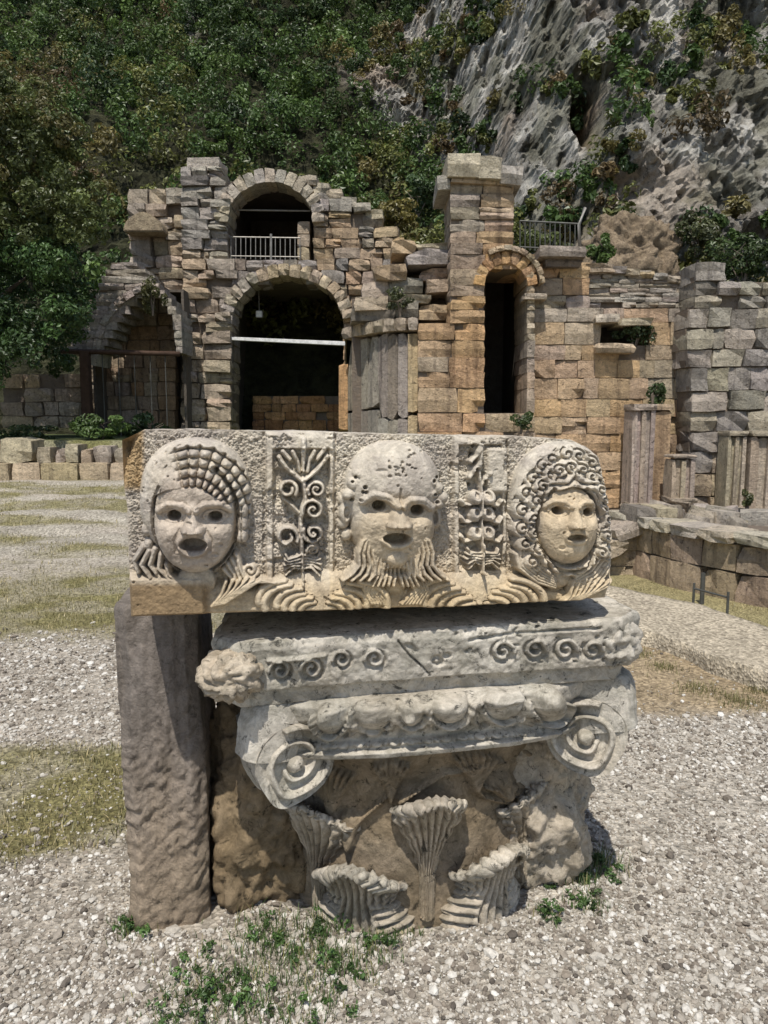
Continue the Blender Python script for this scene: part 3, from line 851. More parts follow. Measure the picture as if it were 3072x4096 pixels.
def build_frieze():
    nxp, nzp = 720, 262
    s = np.linspace(0, 1, nxp); t = np.linspace(0, 1, nzp)
    S, T = np.meshgrid(s, t)
    # outline in block metres from the photograph's outline
    top = [block_inv(u, v, 0.0) for u, v in ((122, 441), (132, 436), (145, 429), (240, 430.5), (375, 433.5), (511, 436.5), (570, 440), (586, 446), (598, 456), (606, 468), (611, 480))]
    bot = [block_inv(u, v, 0.02) for u, v in ((132, 617), (375, 609), (427, 608), (580, 600), (612, 598))]
    lef = [block_inv(u, v, 0.0) for u, v in ((122, 441), (124, 480), (127, 500), (129, 560), (132, 617))]
    rig = [block_inv(u, v, 0.03) for u, v in ((604, 441), (609, 476), (613, 505), (615, 548), (615, 575), (609, 598))]
    tx, tz = np.array(top).T; bx, bz = np.array(bot).T
    lz = np.array([p[1] for p in lef])[::-1]; lx = np.array([p[0] for p in lef])[::-1]
    rz = np.array([p[1] for p in rig])[::-1]; rx = np.array([p[0] for p in rig])[::-1]
    Zg = bz.mean() + T * (tz.max() - bz.mean())
    xl = np.interp(Zg, lz, lx); xr = np.interp(Zg, rz, rx)
    Xg = xl + S * (xr - xl)
    zt = np.interp(Xg, tx, tz); zb = np.interp(Xg, bx, bz)
    Zg = zb + T * (zt - zb)
    Zg += 0.004 * (fbm(Xg * 14, Xg * 0 + 3, seed=81) - 0.5) * 2 * T
    U, V = block_px(Xg, Zg, 0.05)
    F = Field(U, V)
    K = carve_frieze(F)
    # fade relief to the outline so the carved face meets the sides of the block
    H = F.H * K
    edge = np.minimum.reduce([S * 1.35 / 0.012, (1 - S) * 1.35 / 0.03, T * 0.48 / 0.01, (1 - T) * 0.48 / 0.016])
    fade = np.clip(edge, 0, 1) ** 0.5
    H = H * fade + 0.0 * (1 - fade)
    P = block_world(Xg, Zg, H)
    # stone colour: cool grey weathered patches, warm protected marble towards the foot
    warm = np.clip(sstep(560, 600, V) * 0.7 + sstep(500, 560, V) * 0.25 * (U > 330) + 0.5 * (fbm(U * 0.03, V * 0.03, seed=82) - 0.45), 0, 1)[..., None]
    grey = np.clip(sstep(0.45, 0.62, fbm(U * 0.035, V * 0.035, seed=83)) * 0.7 + 0.5 * (1 - sstep(150, 262, U)), 0, 1)[..., None]
    base = np.ones(U.shape + (3,)) * np.array([1.06, 1.03, 0.98])
    c = base * (1 - grey) + np.array([0.84, 0.80, 0.79]) * grey
    c = c * (1 - warm) + np.array([1.0, 0.84, 0.60]) * warm
    for (cx, cy, a_, b_, tc, am) in ((195, 520, 42, 56, (0.86, 0.77, 0.72), 0.75), (566, 524, 32, 42, (1.0, 0.85, 0.64), 0.8), (394, 535, 44, 45, (1.0, 0.88, 0.70), 0.7)):
        fm = (am * (1 - sstep(0.75, 1.05, np.sqrt(((U - cx) / a_) ** 2 + ((V - cy) / b_) ** 2))))[..., None]
        c = c * (1 - fm) + np.array(tc) * fm
    bl = np.clip((1 - sstep(204, 214, U)) * sstep(582, 588, V), 0, 1)[..., None]
    c = c * (1 - bl) + np.array([0.62, 0.48, 0.32]) * bl
    brk = ((1 - sstep(136, 144, U)) * (1 - sstep(486, 496, V)))[..., None]
    c = c * (1 - brk) + np.array([0.78, 0.60, 0.38]) * brk
    c = c * (0.9 + 0.2 * fbm(U * 0.4, V * 0.4, seed=84))[..., None]
    # which carved part each face belongs to
    fu = (U[:-1, :-1] + U[1:, 1:]) / 2; fv = (V[:-1, :-1] + V[1:, 1:]) / 2
    lab = np.zeros(fu.shape, int)
    leafline = 575 + 0 * fu
    lab[fv > leafline] = 1
    def ell(cx, cy, a, b, e=2.3): return (np.abs(fu - cx) / a) ** e + (np.abs(fv - cy) / b) ** e < 1
    up = fv <= leafline
    lab[(fu > 266) & (fu < 334) & up] = 2
    lab[(fu > 457) & (fu < 510) & up] = 3
    lab[ell(194, 505, 60, 70) & up & (fu < 266)] = 4
    lab[ell(195, 518, 41, 56) & (fv > 478) & up] = 5
    lab[ell(394, 512, 58, 72) & up & (fu > 336) & (fu < 456)] = 6
    lab[(((np.abs(fu - 395) / 48) ** 2 + ((fv - 560) / 34) ** 2) < 1) & (fv > 529) & up & ~ell(395, 540, 13, 26)] = 7
    lab[ell(566, 512, 60, 78) & up & (fu > 511)] = 8
    lab[ell(566, 524, 31.5, 41) & (fv > 487) & up] = 9
    FQ = grid_faces(nzp, nxp)
    lab = lab.ravel()
    Pv = P.reshape(-1, 3); Cv = c.reshape(-1, 3)
    root = empty('mask_frieze_block', (float(B_O[0]) + 0.65, float(B_O[1]) + 0.3, B_Z0),
                 'carved marble frieze block with three theatre masks in high relief, lying on the column capital', 'frieze block')
    def piece(name, sel, parent, label=None, mat=M_MARBLE):
        f = FQ[sel]; ids, inv = np.unique(f, return_inverse=True)
        o = put(name, mesh_np(name, Pv[ids], inv.reshape(-1, 4), mat, True, Cv[ids]), parent)
        if label: o['label'] = label
        return o
    # sides, top, underside and back
    per = np.concatenate([np.arange(nxp), nxp * np.arange(1, nzp) + nxp - 1, (nzp - 1) * nxp + np.arange(nxp - 2, -1, -1), nxp * np.arange(nzp - 2, 0, -1)])
    loop = Pv[per]; loopc = Cv[per]
    depth = 0.40; kk = 14
    rows = [loop]; cols = [loopc]
    back = np.array([-B_N[0], -B_N[1], 0.0])
    for i in range(1, kk + 1):
        q = i / kk
        nn = (fbm(loop[:, 0] * 9 + q * 3, loop[:, 2] * 9 + q * 5, seed=86) - 0.5)[:, None]
        cen = loop.mean(0)
        rd = loop - cen
        rows.append(loop + back * depth * q + rd * nn * 0.03 - rd * 0.02 * q)
        cols.append(loopc * 0.97)
    nl = len(per)
    SV = np.concatenate(rows); SC = np.concatenate(cols)
    SF = grid_faces(kk + 1, nl, True)[:, ::-1]
    front = FQ[lab == 0]
    ids, inv = np.unique(front, return_inverse=True)
    bodyV = np.concatenate([Pv[ids], SV]); bodyC = np.concatenate([Cv[ids], SC])
    bodyF = np.concatenate([inv.reshape(-1, 4), SF + len(ids)])
    body = put('block_body', mesh_np('block_body', bodyV, bodyF, M_MARBLE, True, bodyC), root)
    bm = bmesh.new(); cap = [bm.verts.new(v) for v in rows[-1][::8]]
    bm.faces.new(cap); me = bpy.data.meshes.new('block_back'); bm.to_mesh(me); bm.free()
    me.materials.append(M_PILLAR)
    ca = me.color_attributes.new('tint', 'FLOAT_COLOR', 'POINT'); ca.data.foreach_set('color', np.ones(len(me.vertices) * 4, np.float32))
    put('block_back', me, root)
    piece('leaf_border', lab == 1, root, 'row of arching acanthus leaves along the foot of the block')
    piece('ornament_strip', lab == 2, root, 'upright strip with branching stem and spiral scrolls')
    piece('ornament_strip', lab == 3, root, 'upright strip with paired buds, chipped at the top')
    h = piece('mask', lab == 5, root, 'youthful mask with open mouth and ringlets'); piece('hair', lab == 4, h)
    h = piece('mask', lab == 6, root, 'bald elderly mask with drooping beard'); piece('beard', lab == 7, h)
    h = piece('mask', lab == 9, root, 'female mask framed by thick waved hair'); piece('hair', lab == 8, h)
build_frieze()
# ------------------------------------------------------------------ rough pillar beside the capital
def build_pillar():
    x0, x1, y0, y1, ztop = -0.765, -0.535, 2.12, 2.57, 0.982
    n = 90; nz = 170
    # perimeter of a rounded rectangle, rotated with the stack
    w, d = x1 - x0, y1 - y0; rc = 0.035
    pts = []
    def seg(a, b_, k): return [np.array(a) + (np.array(b_) - np.array(a)) * i / k for i in range(k)]
    pts += seg((0, rc), (rc, 0), 6) + seg((rc, 0), (w - rc, 0), 80) + seg((w - rc, 0), (w, rc), 6) + seg((w, rc), (w, d), 40) + seg((w, d), (0, d), 30) + seg((0, d), (0, rc), 60)
    P = np.array(pts); n = len(P)
    cen = np.array([w / 2, d / 2])
    a = math.radians(8); R = np.array([[math.cos(a), -math.sin(a)], [math.sin(a), math.cos(a)]])
    zs = np.linspace(-0.12, ztop, nz)
    rows = []; cols = []
    for z in zs:
        shrink = 1 - 0.5 * (np.clip((z - (ztop - 0.03)) / 0.03, 0, 1) ** 3) * 0.14
        Q = cen + (P - cen) * shrink
        dirv = (P - cen) / np.linalg.norm(P - cen, axis=1, keepdims=True)
        W = (R @ Q.T).T + np.array([x0, y0])
        # oblique pick marks plus general unevenness
        per = np.arange(n) / n * 1.6
        sxy = W[:, 0] + W[:, 1]
        tool = 0.55 * (fbm((sxy + z * 0.75) * 12, (sxy - z * 1.2) * 38, seed=91, octv=3) - 0.5) + 0.8 * (fbm(sxy * 42, sxy * 0 + z * 42, seed=95, octv=4) - 0.5)
        big = fbm(per * 5, per * 0 + z * 4, seed=92, octv=3) - 0.5
        lowamp = 0.5 + 0.8 * (1 - sstep(0.52, 0.66, np.array(z)))
        W = W + (R @ (dirv * (0.036 * big + 0.016 * tool * lowamp)[:, None]).T).T
        W[:, 0] += 0.03 * (1 - z / ztop) * 0.4
        rows.append(np.c_[W, np.full(n, z)])
        k = fbm(per * 8, per * 0 + z * 6, seed=93)[:, None]
        lowm = 1 - sstep(0.05, 0.75, np.array(z + 0.25 * (k[:, 0] - 0.5)))[:, None]
        c = np.array([0.70, 0.67, 0.66]) * (1 - lowm) + np.array([0.92, 0.80, 0.65]) * lowm
        cols.append(c * (0.8 + 0.4 * k))
    V = np.concatenate(rows); C = np.concatenate(cols)
    F = grid_faces(nz, n, True)
    top = np.array([[V[-n:, 0].mean(), V[-n:, 1].mean(), ztop]])
    V = np.concatenate([V, top]); C = np.concatenate([C, [[0.9, 0.85, 0.8]]])
    base = (nz - 1) * n
    cap = np.array([[base + i, base + (i + 1) % n, len(V) - 1, len(V) - 1] for i in range(n)])
    root = empty('support_pillar', (-0.6, 2.35, 0), 'rough hewn upright stone with slanting tool marks supporting the left end of the mask block', 'pillar')
    me = mesh_np('pillar_shaft', V, F, M_PILLAR, True, C)
    put('pillar_shaft', me, root)
    tri = mesh_np('pillar_top', V, cap[:, :3], M_PILLAR, True, C)
    put('pillar_top', tri, root)
build_pillar()

# ------------------------------------------------------------------ composite capital
CC_ = np.array([0.07, 2.60]); CA = math.radians(7.0); TILT = math.radians(1.8)
cap_root = empty('column_capital', (float(CC_[0]), float(CC_[1]), 0), 'weathered composite capital with scroll volutes and acanthus leaves under the mask block', 'capital')

def cyl(th, r, z):
    """capital coordinates (angle from the front, radius, height) to world, with the slight lean of the stone"""
    x = r * np.sin(th); y = -r * np.cos(th)
    return np.stack([CC_[0] + x, CC_[1] + y, z + x * math.tan(TILT)], -1)

def loc(p, q, z, th):
    """radial/tangential frame at angle th: p outward, q to the right"""
    x = p * np.sin(th) + q * np.cos(th); y = -p * np.cos(th) + q * np.sin(th)
    return np.stack([CC_[0] + x, CC_[1] + y, z + x * math.tan(TILT)], -1)

def loc2(th, r0, p, q, z, tho, ctr=None):
    """like loc, about the point at radius r0 on angle th, but turned to the direction tho"""
    cx = r0 * np.sin(th); cy = -r0 * np.cos(th)
    if ctr is not None: cx, cy = ctr[0] - CC_[0], ctr[1] - CC_[1]
    x = cx + p * np.sin(tho) + q * np.cos(tho); y = cy - p * np.cos(tho) + q * np.sin(tho)
    return np.stack([CC_[0] + x, CC_[1] + y, z + x * math.tan(TILT)], -1)

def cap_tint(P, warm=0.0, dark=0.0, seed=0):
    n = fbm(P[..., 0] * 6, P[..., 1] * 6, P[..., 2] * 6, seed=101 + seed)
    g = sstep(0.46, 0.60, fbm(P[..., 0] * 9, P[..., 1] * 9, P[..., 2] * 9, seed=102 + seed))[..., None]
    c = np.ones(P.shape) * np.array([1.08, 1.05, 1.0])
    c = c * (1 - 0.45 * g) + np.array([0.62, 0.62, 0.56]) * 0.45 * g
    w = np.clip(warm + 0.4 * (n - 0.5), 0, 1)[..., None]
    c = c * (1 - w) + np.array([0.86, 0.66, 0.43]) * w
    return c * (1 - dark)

def rough(P, N, amp, seed, fr=1.0):
    n = (fbm(P[..., 0] * 12 * fr, P[..., 1] * 12 * fr, P[..., 2] * 12 * fr, seed=seed) - 0.5) + 0.5 * (fbm(P[..., 0] * 55 * fr, P[..., 1] * 55 * fr, P[..., 2] * 55 * fr, seed=seed + 5, octv=3) - 0.5)
    return P + N * (amp * n)[..., None]

def wrapped(name, th0, th1, nth, prof, feat, warm, seed, amp=0.008, dark=0.0, closed=False, px=0.0027, sq=0):
    """turned surface: prof = [(z, r)...]; feat(F) carves it in photograph units"""
    th = np.radians(np.linspace(th0, th1, nth, endpoint=not closed))
    prof = np.array(prof); zz = prof[:, 0]; rr = prof[:, 1]
    TH, ZI = np.meshgrid(th, np.arange(len(zz)))
    R = np.repeat(rr[:, None], nth, 1); Zz = np.repeat(zz[:, None], nth, 1)
    if sq: R = R / (np.abs(np.cos(TH - CA)) ** sq + np.abs(np.sin(TH - CA)) ** sq) ** (1.0 / sq)
    P = cyl(TH, R, Zz)
    N = np.stack([np.sin(TH), -np.cos(TH), np.zeros_like(TH)], -1)
    if feat:
        u, v = proj(P[..., 0], P[..., 1], P[..., 2])
        facing = np.cos(TH - math.radians(-2)) > 0.15
        F = Field(np.where(facing, u, -999), v); feat(F)
        P = P + N * (F.H * px)[..., None]
    P = rough(P, N, amp, seed)
    me = mesh_np(name, P.reshape(-1, 3), grid_faces(len(zz), nth, closed), M_CAPITAL, True, cap_tint(P, warm, dark, seed).reshape(-1, 3))
    return put(name, me, cap_root)

def lin(pts, n):
    pts = np.array(pts, float); s = np.concatenate([[0], np.cumsum(np.hypot(*np.diff(pts, axis=0).T))])
    t = np.linspace(0, s[-1], n)
    return list(zip(np.interp(t, s, pts[:, 0]), np.interp(t, s, pts[:, 1])))

# bell with little palmettes rising between the leaves
def bell_feat(F):
    R = np.zeros_like(F.H)
    for (cx, cb, ct, sp) in ((335, 815, 770, 20), (392, 800, 760, 16), (473, 790, 752, 20), (540, 790, 748, 16), (350, 850, 812, 12)):
        for k in range(-3, 4):
            F.ridge([(cx, cb), (cx + k * sp * 0.10, (cb + ct) / 2 + 4), (cx + k * sp * 0.33, ct + abs(k) * 1.5)], 2.0, 6, 0.6, 2.8, A=R)
    for (a, b_, c_) in (((352, 845), (348, 820), (330, 805)), ((352, 845), (358, 822), (392, 790)), ((502, 800), (480, 795), (470, 782)), ((502, 800), (525, 795), (532, 782)), ((290, 890), (284, 850), (268, 820)), ((400, 800), (440, 772), (500, 760))):
        F.ridge([a, b_, c_], 2.6, 6, 0.6, 2.0, A=R)
    F.dome(500, 783, 16, 12, 6, 0.5, A=R)
    for k in range(-3, 4):
        F.ridge([(500, 796), (500 + k * 4, 786), (500 + k * 6.5, 778 + abs(k) * 2)], 1.6, 9, 0.6, A=R)
    F.dome(352, 826, 6, 5, 7, 0.5, A=R)
    F.H += 1.9 * R
wrapped('bell', -180, 180, 520, lin([(-0.10, 0.475), (0.25, 0.46), (0.45, 0.465), (0.58, 0.52)], 90), bell_feat, 0.75, 7, 0.014, 0.35, True)  # brown tint, darkened further to paint in the shade under the mouldings

# echinus: eggs and darts, bead row and fillet
def egg_feat(F):
    R = np.zeros_like(F.H)
    for (cx, cy, w, h) in ((333, 718, 14, 17), (374, 713, 19, 19), (411, 710, 14, 17), (447.5, 704, 19, 20), (502, 702, 20, 20), (545, 704, 15, 19)):
        F.dome(cx, cy - 2, w, h, 14, 0.55, A=R)
        F.ridge(arc(cx, cy - 4, w + 4, h + 5, 8, 172, 30), 2.5, 10, 0.55, A=R)
    for (cx, cy) in ((354, 727), (393, 724), (428, 720), (474, 718), (526, 718)):
        F.ridge([(cx, cy - 16), (cx, cy + 6)], 3.0, 9, 0.6, 1.2, A=R)
    F.H += R * (0.8 + 0.7 * sstep(0.30, 0.55, fbm(F.U * 0.035, F.V * 0.035, seed=111)))
    for (cx, cy) in ((344, 735), (364, 735), (384, 732), (402, 731), (420, 729), (437, 728), (462, 725), (486, 724), (514, 724), (536, 722)):
        F.hole(cx, cy, 4.0, 3.2, 9)
    u = 318
    k = 0
    while u < 560:
        vv_ = 747 - (u - 318) * 0.068
        F.dome(u, vv_, 5.4 if k % 2 else 2.2, 3.6, 7, 0.5, 0, 'add'); u += 8.5; k += 1
    for (cx, cy, r) in ((436, 694, 4), (399, 701, 3), (520, 690, 3)): F.hole(cx, cy, r, r * 0.8, 6)
egg_prof = [(0.575, 0.48), (0.577, 0.562), (0.594, 0.570), (0.598, 0.545), (0.616, 0.541), (0.622, 0.533), (0.65, 0.548), (0.695, 0.582), (0.738, 0.592), (0.754, 0.57), (0.755, 0.45)]
wrapped('egg_moulding', -180, 180, 540, lin(egg_prof, 100), egg_feat, 0.08, 8, 0.012, 0.0, True, sq=3.4)

# abacus with running scrolls
def build_abacus():
    A = 0.82; bow = 0.010; cut = 0.055
    corners = [math.radians(45 + 90 * k) + CA for k in range(4)]
    pl = []
    for k in range(4):
        a0 = corners[k] - math.pi / 2; a1 = corners[k]
        c0 = np.array([A * math.sin(a0), -A * math.cos(a0)]); c1 = np.array([A * math.sin(a1), -A * math.cos(a1)])
        d = (c1 - c0) / np.linalg.norm(c1 - c0); nrm = np.array([d[1], -d[0]])
        nseg = 330 if k == 0 else 90
        for t in np.linspace(0, 1, nseg, endpoint=False):
            p0 = c0 + d * cut; p1 = c1 - d * cut
            pl.append(np.r_[p0 + (p1 - p0) * t - nrm * bow * math.sin(math.pi * t), nrm])
    pl = np.array(pl); n = len(pl)
    prof = lin([(0.748, -0.10), (0.75, -0.028), (0.795, -0.020), (0.80, 0.0), (0.915, 0.022), (0.935, 0.016), (0.94, 0.0)], 92)
    rows = []; Ns = []
    for z, o in prof:
        x = pl[:, 0] + pl[:, 2] * o; y = pl[:, 1] + pl[:, 3] * o
        rows.append(np.stack([CC_[0] + x, CC_[1] + y, z + x * math.tan(TILT)], -1)); Ns.append(np.c_[pl[:, 2:], np.zeros(n)])
    P = np.array(rows); N = np.array(Ns)
    u, v = proj(P[..., 0], P[..., 1], P[..., 2])
    front = np.zeros_like(u, bool); front[:, :330] = True
    F = Field(np.where(front, u, -999), v)
    for (cx, cy, r, sg) in ((280, 671, 11, 1), (311.5, 669, 11, 1), (342, 660, 9, 1), (375, 660, 10, 1), (503, 652, 11, -1), (535.5, 650, 11, -1), (566, 650, 11, -1), (593, 650, 9, -1)):
        F.dome(cx, cy, r + 2.5, r + 1, -9, 0.5, 0, 'add')
        F.ridge(spiral(cx, cy, r, 2.0, 1.3, math.pi if sg > 0 else 0, sg), 2.4, 9, 0.6)
    F.ridge([(268, 661), (300, 658), (325, 655)], 2.2, 5); F.ridge([(470, 640), (520, 633), (600, 628)], 1.8, -5)
    F.hole(438, 661, 6, 5, 7, 0.4); F.hole(447, 656, 4, 3, 6); F.dome(437, 662, 3, 2.4, 5, 0.6, 0, 'add')
    F.ridge([(398, 641), (409, 655), (424, 668), (430, 676)], 1.1, -5, 0.6, 0.5); F.hole(412, 648, 7, 3, 3, 0.6)
    rg = np.random.default_rng(4)
    for k in range(34):
        F.hole(rg.uniform(455, 625), rg.uniform(622, 664), rg.uniform(1, 2.6), rg.uniform(0.8, 2), 4)
    wearm = 7 * (fbm(F.U * 0.03, F.V * 0.05, seed=112) - 0.5)
    F.H += np.where(front, wearm, 0)
    P = P + N * (F.H * 0.0027)[..., None]
    P = rough(P, N, 0.018, 113)
    me = mesh_np('abacus', P.reshape(-1, 3), grid_faces(len(prof), n, True), M_CAPITAL, True, cap_tint(P, 0.02, 0, 3).reshape(-1, 3))
    ab = put('abacus', me, cap_root)
    # top bed, with the raised setting band that carries the frieze block
    ring = P[-1]; cen = ring.mean(0)
    rws = [ring]
    for k in range(1, 9):
        rws.append(cen + (ring - cen) * (1 - k / 8.0 * 0.98) + np.array([0, 0, 0.004]))
    T = np.array(rws); T[..., 2] += 0.006 * (fbm(T[..., 0] * 20, T[..., 1] * 20, seed=114) - 0.5)
    put('top_bed', mesh_np('top_bed', T.reshape(-1, 3), grid_faces(9, n, True), M_CAPITAL, True, cap_tint(T, 0.1, 0, 4).reshape(-1, 3)), ab)
    mb = MB(); mb.box(-0.40, 0.56, 2.30, 2.58, 0.915, 0.987); sb = mb.build('setting_band', M_PILLAR, ab, bevel=0.012)
    ca = sb.data.color_attributes.new('tint', 'FLOAT_COLOR', 'POINT'); ca.data.foreach_set('color', np.full(len(sb.data.vertices) * 4, 0.8, np.float32))
    # leafy rosette at the left corner and the battered lump at the right one
    def lump(name, th, r, z, rad, warm, petals):
        nu, nv = 70, 60
        a = np.linspace(0, 2 * math.pi, nu, endpoint=False); b_ = np.linspace(0.02, math.pi - 0.02, nv)
        AA, BB = np.meshgrid(a, b_)
        X_ = np.sin(BB) * np.cos(AA); Y_ = np.sin(BB) * np.sin(AA); Z_ = np.cos(BB)
        phi = np.arctan2(Z_, X_); rho = np.hypot(X_, Z_)
        pet = np.abs(np.sin(phi * petals / 2 + 7 * rho)) ** 0.6
        sc = 1 + 0.20 * pet * sstep(0.15, 0.5, rho) - 0.18 + 0.40 * (fbm(X_ * 4 + rad[0] * 90, Y_ * 4, Z_ * 4, seed=115, octv=3, gain=0.5) - 0.5)
        c0 = cyl(np.array(th), np.array(r), np.array(z))
        Q = c0 + np.stack([X_ * rad[0], Y_ * rad[1], Z_ * rad[2]], -1) * sc[..., None]
        Q = rough(Q, np.stack([X_, Y_, Z_], -1), 0.008, 116)
        return put(name, mesh_np(name, Q.reshape(-1, 3), grid_faces(nv, nu, True)[:, ::-1], M_CAPITAL, True, cap_tint(Q, warm, 0, 5).reshape(-1, 3)), ab)
    lump('rosette', CA - math.radians(43), 0.80, 0.855, (0.085, 0.09, 0.070), 0.45, 9)
    lump('corner_stub', CA + math.radians(45), 0.745, 0.86, (0.075, 0.09, 0.075), 0.1, 5)
build_abacus()

# volutes: thick spiral slabs standing on the diagonals
def build_volute(th, name_seed, r0, zc, R, tho, ctr=None):
    nphi, nrho = (200, 56) if name_seed < 2 else (90, 26)
    phi = np.linspace(0, 2 * math.pi, nphi, endpoint=False); rho = np.linspace(0, 1, nrho)
    PH, RH = np.meshgrid(phi, rho)
    # outline: p outward, z up; drawn out a little to a point below
    out = R * (1 + 0.06 * np.cos(phi - 1.9) + 0.16 * np.exp(-((np.angle(np.exp(1j * (phi + 1.15)))) / 0.42) ** 2) + 0.10 * np.exp(-((np.angle(np.exp(1j * (phi - 0.5)))) / 0.7) ** 2))
    Rr = RH * out[None, :]
    thick = 0.062
    turn = 1.45
    faces = []
    root = None
    Vall = []; Fall = []; off = 0
    for side in (-1, 1):
        # spiral relief, mirrored on the two faces
        rn = np.clip(RH, 1e-3, None)
        sw = np.mod((PH - 1.2) , 2 * math.pi) / (2 * math.pi)
        best = np.zeros_like(rn)
        for k_ in range(2):
            q_ = sw + k_
            rs_ = 0.93 - 0.36 * q_
            lim = 1 - sstep(1.60, 1.85, q_)
            best = np.maximum(best, lim * np.clip(1 - ((rn - rs_) / (0.085 - 0.015 * k_)) ** 2, 0, 1) ** 0.5)
        h = 0.028 * best - 0.022 * np.clip(1 - rn ** 3, 0, 1)
        h = h + 0.036 * np.clip(1 - (rn / 0.22) ** 2, 0, 1) ** 0.5
        p_ = Rr * np.cos(PH); z_ = Rr * np.sin(PH)
        q_ = side * (thick + h)
        Pp = loc2(th, r0, p_, q_, zc + z_, tho, ctr)
        Nn = np.broadcast_to(np.array([math.cos(tho) * side, math.sin(tho) * side, 0.0]), Pp.shape)
        Pp = rough(Pp, Nn, 0.008, 120 + name_seed)
        Vall.append(Pp.reshape(-1, 3)); f = grid_faces(nrho, nphi, True)
        Fall.append((f if side < 0 else f[:, ::-1]) + off); off += nrho * nphi
    # rim band between the two faces
    e0 = Vall[0].reshape(nrho, nphi, 3)[-1]; e1 = Vall[1].reshape(nrho, nphi, 3)[-1]
    K = 14; rows = [e0 * (1 - k / (K - 1)) + e1 * (k / (K - 1)) for k in range(K)]
    Rm = np.array(rows); cen = Rm.mean((0, 1))
    Rm = Rm + (Rm - cen) * (-0.05 * np.sin(np.linspace(0, math.pi, K)))[:, None, None]
    Rm = rough(Rm, (Rm - cen) / np.linalg.norm(Rm - cen, axis=-1, keepdims=True), 0.010, 130)
    Vall.append(Rm.reshape(-1, 3)); Fall.append(grid_faces(K, nphi, True)[:, ::-1] + off); off += K * nphi
    V = np.concatenate(Vall); F = np.concatenate(Fall)
    vol = put('volute', mesh_np('volute', V, F, M_CAPITAL, True, cap_tint(V, 0.10, 0, 6)), cap_root)
    # neck: the stem of the scroll rising to the corner of the abacus
    t = np.linspace(0, 1, 40)
    path_p = np.interp(t, [0, 0.35, 0.7, 1], [R * 0.55, R * 0.35, -0.02, -0.16]) + 0.0
    path_z = zc + np.interp(t, [0, 0.35, 0.7, 1], [R * 0.2, R * 1.2, R * 1.72, R * 1.70])
    hw = np.interp(t, [0, 0.3, 1], [R * 0.70, R * 0.78, R * 0.55])
    nn = 36; aa = np.linspace(0, 2 * math.pi, nn, endpoint=False)
    ce = np.sign(np.cos(aa)) * np.abs(np.cos(aa)) ** 0.45; se = np.sign(np.sin(aa)) * np.abs(np.sin(aa)) ** 0.45
    dp = np.gradient(path_p); dz = np.gradient(path_z); L = np.hypot(dp, dz); npp = -dz / L; nzz = dp / L
    PP = path_p[:, None] + npp[:, None] * hw[:, None] * ce[None]; ZZ = path_z[:, None] + nzz[:, None] * hw[:, None] * ce[None]
    ZZ = np.minimum(ZZ, 0.755)
    QQ = 0.060 * se[None] * np.ones_like(PP)
    G = loc2(th, r0, PP, QQ, ZZ, tho, ctr)
    cen = G.mean(1, keepdims=True); dd = (G - cen); dd = dd / (np.linalg.norm(dd, axis=-1, keepdims=True) + 1e-6)
    G = rough(G, dd, 0.022, 140 + name_seed)
    put('scroll_stem', mesh_np('scroll_stem', G.reshape(-1, 3), grid_faces(40, nn, True), M_CAPITAL, True, cap_tint(G, 0.02, 0, 7).reshape(-1, 3)), vol)
for k, (dth, turn_, dr) in enumerate(((-45, -22, 0.0), (45, 16, 0.0), (135, 0, 0), (-135, 0, 0))):
    ctr = None; zc = 0.56
    if k < 2:                                   # the two front scrolls, placed as surveyed
        ctr = at(*((288, 757, 2.07), (588, 730, 2.20))[k]); zc = ctr.z - (ctr.x - CC_[0]) * math.tan(TILT)
    build_volute(CA + math.radians(dth), k, 0.650 + dr, zc, 0.112, CA + math.radians(dth + turn_), ctr)

